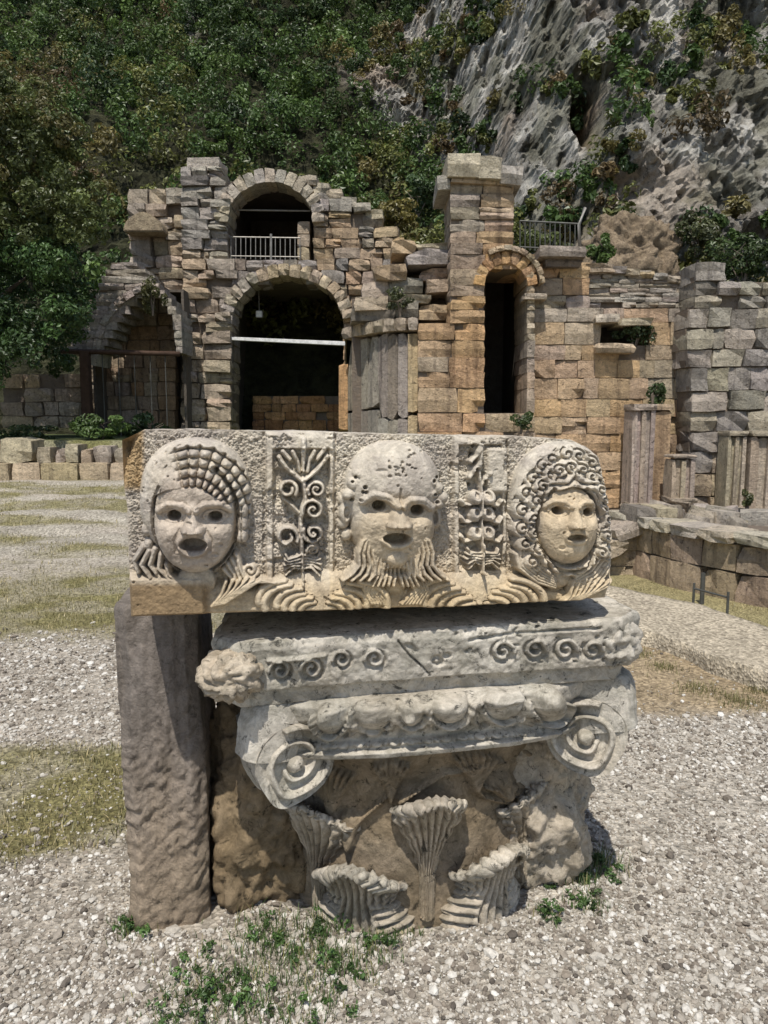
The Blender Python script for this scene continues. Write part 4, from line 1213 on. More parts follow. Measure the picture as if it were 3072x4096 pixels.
# acanthus leaves
def build_leaf(thd, zb, zt, wmax, rbase, seed, warm, kind, lean=0.075, cap=0.075):
    """kind 'tall': a stalk that fans out under a jutting crown; 'low': broad foot leaflets, tubes up the middle, crown above"""
    th0 = math.radians(thd)
    rg = np.random.default_rng(seed)
    seen = abs(((thd + 180) % 360) - 180) < 80
    ns, nt_ = (92, 100) if seen else (36, 40)
    S, T = np.meshgrid(np.linspace(-1, 1, ns), np.linspace(0, 1, nt_))
    tc = 0.82
    up = np.clip(T / tc, 0, 1); cu = np.clip((T - tc) / (1 - tc), 0, 1)
    psi = cu * math.radians(112)
    z = zb + (zt - zb) * up + 0.40 * cap * np.sin(psi)
    r = rbase + 0.010 + lean * up ** 2.4 + cap * (1 - np.cos(psi)) * 0.70
    if kind == 'tall':
        w = np.interp(T, [0, 0.30, 0.45, 0.60, 0.74, 0.84, 0.93, 1.0], [0.20, 0.24, 0.40, 0.70, 0.96, 1.0, 0.84, 0.5])
    else:
        w = np.interp(T, [0, 0.10, 0.22, 0.34, 0.46, 0.62, 0.76, 0.86, 0.94, 1.0], [0.90, 1.06, 1.02, 0.82, 0.66, 0.72, 0.84, 0.82, 0.66, 0.38])
    w = w * wmax
    jag = np.abs(np.sin(T * math.pi * (11 if kind == 'low' else 9) + 0.6 * np.sign(S)))
    w = w * (0.90 + 0.14 * jag * np.clip(np.abs(S), 0, 1))
    x = S * w; ax = np.abs(x)
    nr = 4.5 if kind == 'tall' else 5.5
    fan = np.abs(np.cos(math.pi * nr * S + 0.5 * np.sin(9 * T))) ** 0.6
    slope = 2.4
    ph = T * 10.5 - (ax / wmax) * slope + 0.9 * (ax / wmax) ** 2
    fing = np.abs(np.sin(math.pi * ph)) ** 0.6
    cw = 0.34
    stalk = np.abs(np.cos(math.pi * S * 5.5)) ** 0.6
    if kind == 'tall': rel = fan * (0.45 + 0.55 * w / wmax)
    else:
        basal = (1 - sstep(0.36, 0.46, T)) * sstep(cw, cw + 0.1, np.abs(S))
        rel = fan * (1 - basal) + fing * basal
    rel = 0.030 * rel
    rel = rel * (1 - 0.35 * cu) + 0.006 * (fbm(x * 60, T * 14, seed=160 + seed, octv=3) - 0.4)
    side = np.clip(1 - np.abs(S) ** 8, 0, 1) ** 0.5
    root_ = 1 - sstep(0.78, 0.86, T)
    r = r + rel * side - (1 - side) * 0.02 * root_
    r = r - (0.030 + lean * 0.35 * up ** 2 + 0.025 * cu) * np.abs(S) ** 2.2
    z = z - (0.062 + 0.030 * (kind == 'low')) * (1 - root_) * np.abs(S) ** 1.8 - (0.030 + 0.050 * (kind == 'low')) * root_ * up ** 2 * np.abs(S) ** 2 - 0.016 * np.abs(np.sin(S * math.pi * nr)) * cu + 0.03 * np.abs(S) ** 1.5 * up * root_ * (kind == 'tall') * -1
    ang = th0 + x / (rbase + 0.05)
    P = cyl(ang, r, z)
    N = np.stack([np.sin(ang), -np.cos(ang), 0.5 * cu], -1)
    P = rough(P, N, 0.006, 150 + seed)
    crown = sstep(0.66, 0.84, T)
    c = cap_tint(P, warm, 0, 8); top = cap_tint(P, 0.25, 0, 9)
    c = c * (1 - crown[..., None]) + top * crown[..., None]
    me = mesh_np('acanthus_leaf', P.reshape(-1, 3), grid_faces(nt_, ns), M_CAPITAL, True, c.reshape(-1, 3))
    o = put('acanthus_leaf', me, cap_root)
    md = o.modifiers.new('thickness', 'SOLIDIFY'); md.thickness = 0.010; md.offset = -1
    return o
for k, (th, wm) in enumerate(((-17, 0.178), (30, 0.168), (74.5, 0.13), (119, 0.14), (164, 0.14), (209, 0.14), (254, 0.14), (299.5, 0.12))):
    build_leaf(th, -0.03, 0.235 if k != 1 else 0.25, wm, 0.485, k, 0.35, 'low', 0.060, 0.055)
for k, (th, wm) in enumerate(((7, 0.118), (51, 0.13), (97, 0.12), (142, 0.12), (187, 0.12), (232, 0.12), (277, 0.12), (-35, 0.15))):
    build_leaf(th, 0.03, 0.435 if k == 0 else 0.365, wm, 0.465, 20 + k, 0.5, 'tall', 0.075 if k == 0 else 0.04, 0.070 if k == 0 else 0.018)

# worn, broken sides of the bell
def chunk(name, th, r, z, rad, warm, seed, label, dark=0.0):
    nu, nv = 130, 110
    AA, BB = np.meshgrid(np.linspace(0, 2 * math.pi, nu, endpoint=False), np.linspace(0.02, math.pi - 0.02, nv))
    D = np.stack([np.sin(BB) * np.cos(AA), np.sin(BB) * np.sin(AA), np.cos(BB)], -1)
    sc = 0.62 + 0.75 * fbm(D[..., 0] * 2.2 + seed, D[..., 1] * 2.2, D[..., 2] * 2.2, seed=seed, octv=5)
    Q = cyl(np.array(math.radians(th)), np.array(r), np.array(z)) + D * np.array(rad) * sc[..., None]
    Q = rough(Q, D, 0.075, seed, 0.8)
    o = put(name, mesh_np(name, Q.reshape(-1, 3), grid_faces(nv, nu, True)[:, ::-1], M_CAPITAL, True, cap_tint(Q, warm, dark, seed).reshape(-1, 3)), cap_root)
    o['label'] = label
chunk('broken_side', 70, 0.44, 0.26, (0.19, 0.19, 0.36), 0.45, 3, 'crumbled right side of the capital')
chunk('worn_boss', -64, 0.53, 0.26, (0.19, 0.17, 0.40), 1.0, 7, 'brown worn mass on the shaded left side of the capital', 0.42)  # brown stone; the extra darkening puts this side's shade into the tint
# ------------------------------------------------------------------ masonry
def make_stone_pool(n, corner, jit):
    """weathered blocks: each face 2 x 2, corners and edges knocked back unevenly, 48 triangles"""
    pool = []
    for k in range(n):
        bm = bmesh.new(); bmesh.ops.create_cube(bm, size=1.0)
        bmesh.ops.subdivide_edges(bm, edges=bm.edges[:], cuts=1, use_grid_fill=True)
        rg = random.Random(k + 100)
        for v in bm.verts:
            on = sum(abs(abs(c) - 0.5) < 1e-4 for c in v.co)
            pull = {3: rg.uniform(0.15, 1.0) * corner + (0.14 if rg.random() < 0.10 else 0), 2: rg.uniform(0.0, 0.75) * corner * 0.6, 1: -rg.uniform(0, 0.02), 0: 0}[on]
            v.co *= 1 - pull
            v.co += Vector((rg.uniform(-jit, jit), rg.uniform(-jit, jit), rg.uniform(-jit, jit)))
        me = bpy.data.meshes.new('stone'); bm.to_mesh(me); bm.free()
        pool.append(me)
    return pool
POOL = make_stone_pool(24, 0.13, 0.035); POOL_CRISP = make_stone_pool(20, 0.07, 0.018); POOL_ROUND = make_stone_pool(10, 0.22, 0.05)
for me in POOL + POOL_CRISP: me.materials.append(M_RUIN)
for me in POOL_ROUND: me.materials.append(M_BOULDER)

TAN = (1.22, 1.00, 0.74); ORANGE = (1.42, 0.93, 0.52); GREY = (1.0, 0.97, 0.93); DARKGREY = (0.72, 0.70, 0.68); PALE = (1.30, 1.20, 1.02); PINKISH = (1.05, 0.86, 0.74)
def blend(a, b, t): return tuple(x * (1 - t) + y * t for x, y in zip(a, b))

def stain(u, v, seed=0):
    """smooth weathering pattern over a wall, 0..1"""
    return float(np.clip((fbm(np.array([u * 0.035]), np.array([v * 0.022]), seed=300 + seed, octv=3)[0] - 0.28) / 0.44 + random.uniform(-0.18, 0.18), 0, 1))

def stone(parent, name, c, size, color, pool=POOL, rot=(0, 0, 0), label=None):
    o = bpy.data.objects.new(name, random.choice(pool)); COL.objects.link(o)
    o.parent = parent; o.location = Vector(c) - parent.location
    o.scale = size
    o.rotation_euler = rot
    f = random.uniform(0.88, 1.12)
    o.color = (color[0] * f, color[1] * f * random.uniform(0.97, 1.03), color[2] * f * random.uniform(0.93, 1.07), 1)
    return o

def px_stone(parent, name, u0, v0, u1, v1, Y, depth, color, pool=POOL, gap=0.985, jy=0.03, jr=0.012):
    a = at(u0, v0, Y); b = at(u1, v1, Y)
    w = abs(b.x - a.x); h = abs(a.z - b.z)
    dy = random.uniform(-jy, jy)
    return stone(parent, name, ((a.x + b.x) / 2, Y + depth / 2 + dy, (a.z + b.z) / 2), (w * gap, depth, h * gap), color, pool,
                 (random.uniform(-jr, jr), random.uniform(-jr, jr), random.uniform(-jr, jr)))

def row_lines(v0, v1, h0, h1):
    r = [v0]
    while r[-1] < v1 - h0 * 0.6: r.append(r[-1] + random.uniform(h0, h1))
    k = (v1 - v0) / (r[-1] - v0)
    return [v0 + (x - v0) * k for x in r]

def masonry(parent, Y, poly, rows, wr, depth, colf, holes=(), pool=POOL, name='stone', core=True, jy=0.03, jr=0.012, core_mat=None, gap=1.0, irr=0.14):
    """courses of single stones inside an outline, around openings, in front of a recessed core"""
    us = [p[0] for p in poly]; u0, u1 = min(us), max(us)
    mb = MB(); cnt = 0
    for va, vb in zip(rows[:-1], rows[1:]):
        vm = (va + vb) / 2
        run = []; start = None
        u = u0
        while u <= u1 + 0.5:
            ok = in_poly(u, vm, poly) and not any(h(u, vm) for h in holes)
            if ok and start is None: start = u
            if (not ok or u + 0.5 > u1 + 0.5) and start is not None:
                run.append((start, u)); start = None
            u += 0.5
        for a, b in run:
            if b - a < 2: continue
            if core:
                pa = at(a, va, Y); pb = at(b, vb, Y)
                mb.box(pa.x + 0.012, pb.x - 0.012, Y + 0.05 + 1.3 * jy, Y + depth - 0.03, pb.z, pa.z - 0.0005)
            n = max(1, int(round((b - a) / random.uniform(*wr))))
            cuts = sorted([a, b] + [a + (b - a) * (i + random.uniform(-0.28, 0.28)) / n for i in range(1, n)])
            for c0, c1 in zip(cuts[:-1], cuts[1:]):
                if c1 - c0 < 1.5: continue
                if irr and random.random() < irr * 0.25: continue
                if irr and random.random() < irr and vb - va > 9:
                    vs_ = va + (vb - va) * random.uniform(0.35, 0.65)
                    px_stone(parent, name, c0, va, c1, vs_, Y, depth, colf((c0 + c1) / 2, vm), pool, gap, jy, jr); px_stone(parent, name, c0, vs_, c1, vb, Y, depth, colf((c0 + c1) / 2, vm), pool, gap, jy, jr); continue
                px_stone(parent, name, c0, va, c1, vb, Y, depth, colf((c0 + c1) / 2, vm), pool, gap, jy, jr); cnt += 1
    if core and mb.V: mb.build('wall_core', core_mat or M_CORE, parent)
    return cnt

def voussoirs(parent, Y, cu, cv, rx, ry, thick, n, a0, a1, depth, colf, pool=POOL, name='voussoir', proud=0.04):
    """wedge stones round an arch; angles in degrees from the right, counter-clockwise"""
    for k in range(n):
        t0 = math.radians(a0 + (a1 - a0) * k / n); t1 = math.radians(a0 + (a1 - a0) * (k + 1) / n); tm = (t0 + t1) / 2
        rr = 1 + random.uniform(-0.01, 0.01)
        cu_ = cu + (rx + thick / 2) * math.cos(tm) * rr; cv_ = cv - (ry + thick / 2) * math.sin(tm) * rr
        c = at(cu_, cv_, Y)
        p0 = at(cu + (rx + thick / 2) * math.cos(t0), cv - (ry + thick / 2) * math.sin(t0), Y); p1 = at(cu + (rx + thick / 2) * math.cos(t1), cv - (ry + thick / 2) * math.sin(t1), Y)
        L = (p1 - p0).length; th = thick * Y / FPX
        ang = math.atan2(p1.z - p0.z, p1.x - p0.x)
        stone(parent, name, (c.x, Y + depth / 2 - proud, c.z), (L * 0.97, depth, th * random.uniform(0.92, 1.1)), colf(cu_, cv_), pool, (0, -ang, 0))

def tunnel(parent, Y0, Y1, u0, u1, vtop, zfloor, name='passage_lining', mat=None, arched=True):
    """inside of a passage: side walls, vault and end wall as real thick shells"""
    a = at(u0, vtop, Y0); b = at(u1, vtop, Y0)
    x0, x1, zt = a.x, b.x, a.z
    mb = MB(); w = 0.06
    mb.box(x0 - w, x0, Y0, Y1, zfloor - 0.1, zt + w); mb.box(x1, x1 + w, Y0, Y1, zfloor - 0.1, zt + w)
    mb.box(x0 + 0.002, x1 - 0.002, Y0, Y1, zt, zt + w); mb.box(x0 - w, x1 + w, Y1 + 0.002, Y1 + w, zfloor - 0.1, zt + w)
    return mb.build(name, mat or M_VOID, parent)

def arch_hole(cu, cv, rx, ry, vb):
    return lambda u, v: abs(u - cu) < rx and v < vb and (v > cv or ((u - cu) / rx) ** 2 + ((v - cv) / ry) ** 2 < 1)

# ---------------- arched building on the left of the doorway tower
YL = 19.0
gate = empty('arched_ruin', at(280, 430, YL), 'ruined stone building with one round arch above another and an uneven broken top', 'ruin')
upper = arch_hole(270, 219, 43, 38, 259); lower = arch_hole(287, 322, 56, 47, 440)
def c_left(u, v):
    t = stain(u, v, 1)
    if u > 318 and v > 215: return blend(blend(ORANGE, TAN, 0.5), DARKGREY, t)
    if v > 250 and u < 240: return blend((0.88, 0.85, 0.83), TAN, t * 0.8)
    return blend((0.86, 0.83, 0.82), blend(GREY, DARKGREY, random.random()), t * 0.7)
# pier of stacked blocks
pier = [(180, 166), (222, 166), (222, 178), (232, 186), (232, 262), (238, 270), (233, 320), (234, 352), (236, 367), (258, 367), (260, 432), (180, 432), (181, 345), (176, 315), (182, 308)]
masonry(gate, YL, pier, row_lines(166, 432, 8, 16), (15, 26), 1.1, c_left, holes=[upper, lower], jy=0.09, jr=0.03)
# wall round and between the arches, falling away to the right
wall_r = [(232, 258), (313, 258), (313, 188), (326, 192), (339, 199), (352, 206), (375, 214), (392, 226), (404, 236), (404, 330), (345, 330), (345, 432), (343, 432), (343, 322), (230, 322)]
masonry(gate, YL + 0.12, wall_r, row_lines(188, 432, 10, 15), (12, 22), 0.9, c_left, holes=[upper, lower], jy=0.06, jr=0.03)
voussoirs(gate, YL, 270, 219, 42, 37, 13, 15, -4, 184, 0.9, lambda u, v: blend(GREY, PALE, random.random()), name='voussoir')
voussoirs(gate, YL, 287, 322, 55, 46, 12, 17, 4, 182, 0.9, lambda u, v: blend(TAN, PALE, random.random() * 0.6) if u > 260 else blend(GREY, PALE, random.random()), name='voussoir')
# loose stones over the upper arch, stepping down
for (u0, v0, u1, v1) in ((186, 157, 221, 170), (303, 176, 318, 186), (313, 182, 330, 192), (326, 188, 343, 198), (340, 196, 356, 206), (352, 203, 370, 212), (366, 209, 384, 219)):
    px_stone(gate, 'coping_stone', u0, v0, u1, v1, YL + 0.05, 0.8, blend(GREY, PALE, random.random()), POOL, 1.0, 0.08, 0.08)
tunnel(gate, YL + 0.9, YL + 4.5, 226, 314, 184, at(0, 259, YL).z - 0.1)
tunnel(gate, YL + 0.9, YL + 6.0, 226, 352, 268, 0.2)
mb = MB(); pa = at(226, 259, YL); pb = at(316, 259, YL); mb.box(pa.x, pb.x, YL + 0.4, YL + 4.4, pa.z - 0.35, pa.z - 0.03); mb.build('upper_floor', M_CORE, gate)
# ochre block courses at the back of the lower passage
back_rows = [396, 404, 412, 420, 432]
masonry(gate, YL + 2.2, [(252, 396), (345, 396), (345, 432), (252, 432)], back_rows, (14, 24), 0.5, lambda u, v: blend(ORANGE, (0.9, 0.5, 0.28), random.random()), name='stone', core=True)
# short post inside the upper arch
for k in range(3):
    px_stone(gate, 'stone', 297, 221 + k * 13, 310, 234 + k * 13, YL + 0.35, 0.4, blend(TAN, GREY, 0.4))

# rubble shoulder between the pier and the side vault
shoulder = empty('rubble_wall_stub', at(150, 300, YL), 'heap of grey and tan blocks holding a round pale stone, left of the tall pier', 'wall')
poly = [(125, 187), (152, 187), (154, 194), (163, 191), (184, 190), (184, 318), (176, 300), (160, 285), (145, 277), (134, 266), (130, 262)]
masonry(shoulder, YL + 0.5, poly, row_lines(187, 318, 11, 16), (15, 30), 0.9, lambda u, v: blend(GREY, TAN, random.random() * 0.8) if random.random() < 0.8 else DARKGREY, jy=0.10, jr=0.05)
c = at(146, 234, YL + 0.2)
n_ = 24
vs = []
for yy in (0, 0.6):
    for k in range(n_ + 1):
        t = math.pi * k / n_; vs.append((c.x + 0.47 * math.cos(t), YL - 0.05 + yy, c.z + 0.44 * math.sin(t) * (1 + 0.04 * math.sin(5 * t))))
mb = MB(); m_ = n_ + 1
fs = [tuple(range(m_))[::-1], tuple(range(m_, 2 * m_))] + [(k, k + 1, m_ + k + 1, m_ + k) for k in range(n_)] + [(0, m_, 2 * m_ - 1, m_ - 1)]
mb.add(vs, fs); rs = mb.build('round_stone', M_BOULDER, shoulder, bevel=0.03); rs.color = (1.15, 1.0, 0.78, 1)

# ---------------- low vaulted passage at far left
YV = 17.6
vault = empty('side_vault', at(130, 425, YV), 'low grey stone vault with a curved dark opening behind the leafy tree', 'vault')
def vault_hole(u, v):
    if v > 432: return False
    t = (v - 290) / (365 - 290)
    if v < 290: return False
    left = np.interp(v, [290, 300, 320, 345, 362, 440], [146, 138, 121, 106, 97, 88])
    right = np.interp(v, [290, 300, 318, 440], [147, 160, 172, 184])
    return left < u < right
poly = [(62, 352), (78, 330), (96, 295), (106, 272), (112, 262), (130, 262), (146, 274), (160, 282), (180, 300), (184, 318), (184, 432), (172, 432), (172, 352), (96, 366), (90, 352)]
masonry(vault, YV, [(62, 353), (78, 330), (96, 290), (106, 266), (132, 262), (150, 276), (170, 300), (182, 320), (182, 353)], [262, 269, 276, 283, 290, 298, 306, 314, 322, 330, 338, 346, 353], (24, 44), 1.0,
        lambda u, v: blend((0.92, 0.84, 0.80), GREY, random.random()), holes=[vault_hole], pool=POOL_CRISP, jy=0.03)
masonry(vault, YV + 0.1, [(0, 378), (40, 374), (80, 370), (80, 428), (0, 428)], [374, 388, 402, 416, 428], (16, 30), 0.7, lambda u, v: blend(TAN, GREY, random.random()), jy=0.05)
masonry(vault, YV + 1.6, [(84, 300), (176, 300), (176, 432), (84, 432)], [300, 313, 326, 340, 354, 368, 382, 396, 410, 432], (13, 22), 0.4, lambda u, v: blend((0.95, 0.68, 0.48), GREY, random.random() * 0.7), pool=POOL, jy=0.05)
tunnel(vault, YV + 0.9, YV + 2.2, 92, 181, 292, 0.7)
voussoirs(vault, YV - 0.03, 150, 372, 52, 80, 7, 9, 88, 176, 0.9, lambda u, v: blend((0.9, 0.8, 0.75), GREY, random.random()), POOL_CRISP, proud=0.05)
# timber frame in front of it
fr = empty('timber_frame', at(85, 425, YV - 0.25), 'dark timber post and cross beam in front of the side vault', 'frame')
a = at(60, 351, YV - 0.25); b = at(180, 354, YV - 0.25)
mb = MB(); mb.tube([a, b], 0.055, 8); mb.build('cross_beam', M_WOOD, fr, True)
p0 = at(85, 351, YV - 0.25); mb = MB(); mb.box(p0.x - 0.10, p0.x + 0.10, YV - 0.35, YV - 0.17, 0.9, p0.z); mb.build('post', M_WOOD, fr, bevel=0.012)
for k, u in enumerate((102, 118, 134, 150, 165)):
    p0 = at(u, 354, YV - 0.2); mb = MB(); mb.tube([(p0.x, YV - 0.2, 1.0), (p0.x, YV - 0.2, p0.z)], 0.012, 6); mb.build('lattice_bar', M_IRON, fr)

# ---------------- fittings in the arches
def railing(name, label, u0, u1, vt, vb, Y, n, mat, thick_post=None, slope=0.0, rad=0.012):
    base = at((u0 + u1) / 2, vb, Y)
    r = empty(name, base, label, 'railing')
    for k, (va, rd) in enumerate(((vt, rad * 1.2), (vb - 3, rad))):
        mb = MB(); mb.tube([at(u0, va, Y), at(u1, va + slope, Y)], rd, 6); mb.build('rail', mat, r)
    for k in range(n):
        t = k / (n - 1); u = u0 + (u1 - u0) * t
        mb = MB(); mb.tube([at(u, vb + slope * t, Y), at(u, vt - 0.5 + slope * t, Y)], rad * 0.8, 6); mb.build('baluster', mat, r)
    for u in (thick_post or ()):
        mb = MB(); mb.tube([at(u, vb + 2, Y), at(u, vt - 3, Y)], rad * 2.2, 8); mb.build('post', M_PALEIRON, r)
    return r
railing('iron_railing', 'pale iron railing across the foot of the upper arch', 231, 300, 237, 259, YL + 0.25, 15, M_PALEIRON, (271,), 1.0, 0.014)
mb = MB(); mb.tube([at(238, 210, YL + 0.6), at(310, 211, YL + 0.6)], 0.022, 8); o = mb.build('tie_bar', M_PALEIRON); tag(o, 'thin bar spanning the dark upper arch', 'bar')
mb = MB(); a = at(231, 338, YL + 0.15); b = at(345, 343.5, YL + 0.15)
mb.add([(a.x, a.y, a.z + .03), (a.x, a.y + .12, a.z + .03), (a.x, a.y + .12, a.z - .05), (a.x, a.y, a.z - .05), (b.x, b.y, b.z + .05), (b.x, b.y + .12, b.z + .05), (b.x, b.y + .12, b.z - .05), (b.x, b.y, b.z - .05)],
       [(0, 1, 2, 3), (7, 6, 5, 4), (0, 4, 5, 1), (1, 5, 6, 2), (2, 6, 7, 3), (3, 7, 4, 0)])
o = mb.build('white_beam', M_WHITE, bevel=0.008); tag(o, 'slim white beam across the dark lower arch', 'beam')
lp = empty('floodlight', at(259, 322, YL + 1.0), 'small pale floodlight hanging in the dark lower arch', 'lamp')
q = at(259, 314, YL + 1.0)
mb = MB(); mb.box(q.x - 0.09, q.x + 0.09, q.y, q.y + 0.10, q.z - 0.09, q.z + 0.09); mb.build('housing', M_PALEIRON, lp, bevel=0.02)
mb = MB(); mb.tube([q + Vector((0, .05, .09)), q + Vector((0, .05, 1.0))], 0.012, 6); mb.build('rod', M_PALEIRON, lp)
mb = MB(); mb.box(q.x - 0.07, q.x + 0.07, q.y - 0.012, q.y - 0.002, q.z - 0.07, q.z + 0.07); mb.build('glass', M_WHITE, lp)

# ---------------- doorway tower
YT = 13.0
tower = empty('doorway_tower', at(490, 430, YT), 'tall block tower with a narrow arched doorway and a jutting cap stone', 'tower')
door = arch_hole(506, 285, 21.5, 22, 412)
def c_tower(u, v):
    t = stain(u, v, 2)
    if v < 232: return blend(GREY, blend(ORANGE, TAN, 0.6), np.clip((u - 455) / 40, 0.15, 0.9) * (0.5 + 0.5 * t))
    if v < 300 and u < 482: return blend(TAN, PINKISH, t)
    if u > 520: return blend(TAN, GREY, t * 0.8)
    return blend(ORANGE, blend(TAN, GREY, 0.3), t)
tp = [(450, 181), (514, 181), (514, 250), (535, 262), (535, 560), (418, 560), (418, 322), (440, 318), (450, 318)]
masonry(tower, YT, tp, [181, 194, 207, 219, 231, 243, 254, 269, 285, 296, 310, 323, 340, 357, 372, 388, 413, 432, 454, 478, 504, 530, 560], (26, 38), 1.3, c_tower, holes=[door], pool=POOL_CRISP, jy=0.025, jr=0.008, irr=0.03)
voussoirs(tower, YT, 506, 285, 21, 22, 11, 9, 0, 180, 0.7, lambda u, v: blend(ORANGE, TAN, random.random() * 0.6), POOL_CRISP, proud=0.03)
voussoirs(tower, YT, 506, 285, 33, 34, 5, 9, 2, 120, 0.5, lambda u, v: blend(TAN, PALE, random.random() * 0.6), POOL_CRISP, 'hood_stone', proud=0.09)
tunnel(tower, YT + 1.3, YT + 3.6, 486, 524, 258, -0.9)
mb = MB(); pa = at(480, 413, YT); pb = at(530, 413, YT); mb.box(pa.x, pb.x, YT + 0.05, YT + 3.5, pa.z - 0.5, pa.z - 0.01); mb.build('door_sill', M_CORE, tower)
# capping: tilted cornice blocks
cp = empty
for (u0, v0, u1, v1, y_, d_, col, rz) in ((446, 156, 479, 180, -0.18, 1.5, PALE, 0.02), (478, 160, 500, 182, -0.20, 1.5, blend(PALE, GREY, 0.4), 0.06), (499, 168, 521, 187, -0.16, 1.4, GREY, 0.10), (437, 176, 450, 190, -0.05, 1.2, GREY, -0.05), (450, 180, 514, 185, -0.08, 1.3, TAN, 0.05)):
    a = at(u0, v0, YT); b = at(u1, v1, YT)
    stone(tower, 'cap_stone', ((a.x + b.x) / 2, YT + y_ + d_ / 2, (a.z + b.z) / 2), (b.x - a.x, d_, a.z - b.z), col, POOL_CRISP, (0, rz, 0))
px_stone(tower, 'impost', 525, 293, 548, 299, YT - 0.08, 0.5, PALE, POOL_CRISP)

# stepped slabs left of the tower
slabs = empty('slab_heap', at(415, 330, YT + 0.9), 'heap of tilted slabs and blocks stepping up to the left of the doorway tower', 'slabs')
for (u0, v0, u1, v1, col, dep) in ((414, 241, 450, 249, PALE, 1.2), (405, 251, 450, 268, GREY, 1.3), (420, 268, 450, 281, PINKISH, 1.1), (388, 278, 424, 294, DARKGREY, 1.0), (424, 281, 450, 295, PINKISH, 1.1), (386, 295, 432, 303, PALE, 1.3), (395, 303, 420, 320, DARKGREY, 0.9), (418, 302, 450, 319, TAN, 1.1), (372, 264, 406, 280, TAN, 1.0), (360, 280, 390, 297, blend(TAN, GREY, .5), 1.0), (352, 297, 388, 312, blend(TAN, GREY, .6), 1.0), (390, 240, 416, 254, TAN, 0.9), (350, 310, 398, 322, DARKGREY, 1.0)):
    px_stone(slabs, 'slab', u0, v0, u1, v1, YT + 0.5, dep, col, POOL, 0.98, 0.12, 0.06)
mb = MB(); pa = at(352, 300, YT + 1.2); pb = at(450, 322, YT + 1.2); mb.box(pa.x, pb.x, YT + 1.1, YT + 2.2, -0.8, pa.z); 
pa = at(392, 255, YT + 1.2); mb.box(pa.x, pb.x - 0.01, YT + 1.15, YT + 2.1, -0.8, pa.z); mb.build('heap_core', M_CORE, slabs)

# curved wall of upright slabs with a rounded moulding
curved = empty('curved_wall', at(385, 430, YT + 0.6), 'curved wall of tall streaked grey slabs under a rounded moulding', 'wall')
npan = 7
zc0 = at(0, 331, YT).z; zt0 = at(0, 319, YT).z
for k in range(npan):
    t0 = k / npan; t1 = (k + 1) / npan
    def cpt(t):
        u = 347 + (418 - 347) * t; Yc = YT + 0.15 + 1.5 * (1 - math.sin(min(1, t * 1.0) * math.pi / 2)) ** 1.3
        return at(u, 331, Yc)
    a = cpt(t0); b = cpt(t1); rz = math.atan2(b.y - a.y, b.x - a.x); L = math.hypot(b.x - a.x, b.y - a.y)
    zs_ = [-0.8, 0.4, 1.6 + random.uniform(-.2, .2), zc0]
    for z0_, z1_ in zip(zs_[:-1], zs_[1:]):
        stone(curved, 'slab', ((a.x + b.x) / 2 - 0.25 * math.sin(rz), (a.y + b.y) / 2 + 0.25 * math.cos(rz), (z0_ + z1_) / 2), (L * 0.985, 0.5, (z1_ - z0_) * 0.99), blend((0.78, 0.72, 0.64), GREY, random.random()) if k < 6 else TAN, POOL_CRISP, (0, 0, rz))
    stone(curved, 'moulding', ((a.x + b.x) / 2 - 0.17 * math.sin(rz), (a.y + b.y) / 2 + 0.17 * math.cos(rz) - 0.02, (zc0 + zt0) / 2 + 0.02), (L * 0.99, 0.6, (zt0 - zc0) * 1.1), blend(TAN, GREY, 0.3 + 0.3 * random.random()), POOL, (0, 0, rz))
px_stone(curved, 'jamb', 338, 363, 348, 432, YT + 1.9, 0.4, ORANGE, POOL_CRISP)

# ---------------- scene wall right of the tower
YW = 13.25
scene_w = empty('scene_wall', at(610, 505, YW), 'long ochre ashlar wall with a dark ledged niche, right of the doorway tower', 'wall')
niche = lambda u, v: 600 < u < 651 and 322 < v < 345
def c_scene(u, v):
    t = stain(u, v, 3)
    if v < 310 and u > 580: return blend(GREY, TAN, t * 0.6)
    if v > 400: return blend(blend(ORANGE, TAN, 0.3), TAN, t)
    return blend(blend(ORANGE, TAN, 0.5), GREY, t * 0.85)
poly = [(534, 262), (590, 262), (590, 308), (690, 306), (700, 330), (700, 560), (534, 560)]
masonry(scene_w, YW, poly, [262, 278, 295, 308, 322, 345, 360, 378, 399, 417, 434, 452, 470, 488, 508, 532, 560], (20, 34), 0.9, c_scene, holes=[niche], pool=POOL_CRISP, jy=0.025, jr=0.006, irr=0.05)
poly = [(582, 272), (640, 270), (694, 280), (694, 307), (588, 308)]
masonry(scene_w, YW + 0.08, poly, [270, 274.5, 279, 283.5, 288, 292.5, 297, 302, 307.5], (16, 30), 0.7, lambda u, v: blend((0.86, 0.76, 0.68), GREY, random.random()), pool=POOL_CRISP, name='thin_brick', jy=0.03, jr=0.004)
tunnel(scene_w, YW + 0.5, YW + 0.9, 600, 651, 321, at(0, 346, YW).z, 'niche_lining')
for (u0, v0, u1, v1, col) in ((596, 313, 622, 322, PALE), (621, 317, 654, 325, PALE), (597, 343, 637, 353, blend(TAN, PALE, .5))):
    px_stone(scene_w, 'ledge_stone', u0, v0, u1, v1, YW - 0.22, 0.9, col, POOL)
px_stone(scene_w, 'bracket_stone', 541, 247, 588, 258, YW - 0.40, 1.2, (0.80, 0.74, 0.70), POOL_CRISP, 1, 0.0, 0.05)
px_stone(scene_w, 'bracket_stone', 545, 258, 582, 266, YW - 0.22, 1.0, (0.60, 0.55, 0.5), POOL_CRISP, 1, 0.0, 0.03)
px_stone(scene_w, 'coping_stone', 586, 263, 616, 272, YW - 0.05, 0.9, blend(TAN, PALE, .4), POOL)
for k in range(6):
    px_stone(scene_w, 'coping_stone', 612 + k * 14, 266 + k * 2.2, 627 + k * 14, 273 + k * 2.2, YW, 0.8, blend(TAN, GREY, random.random()), POOL)
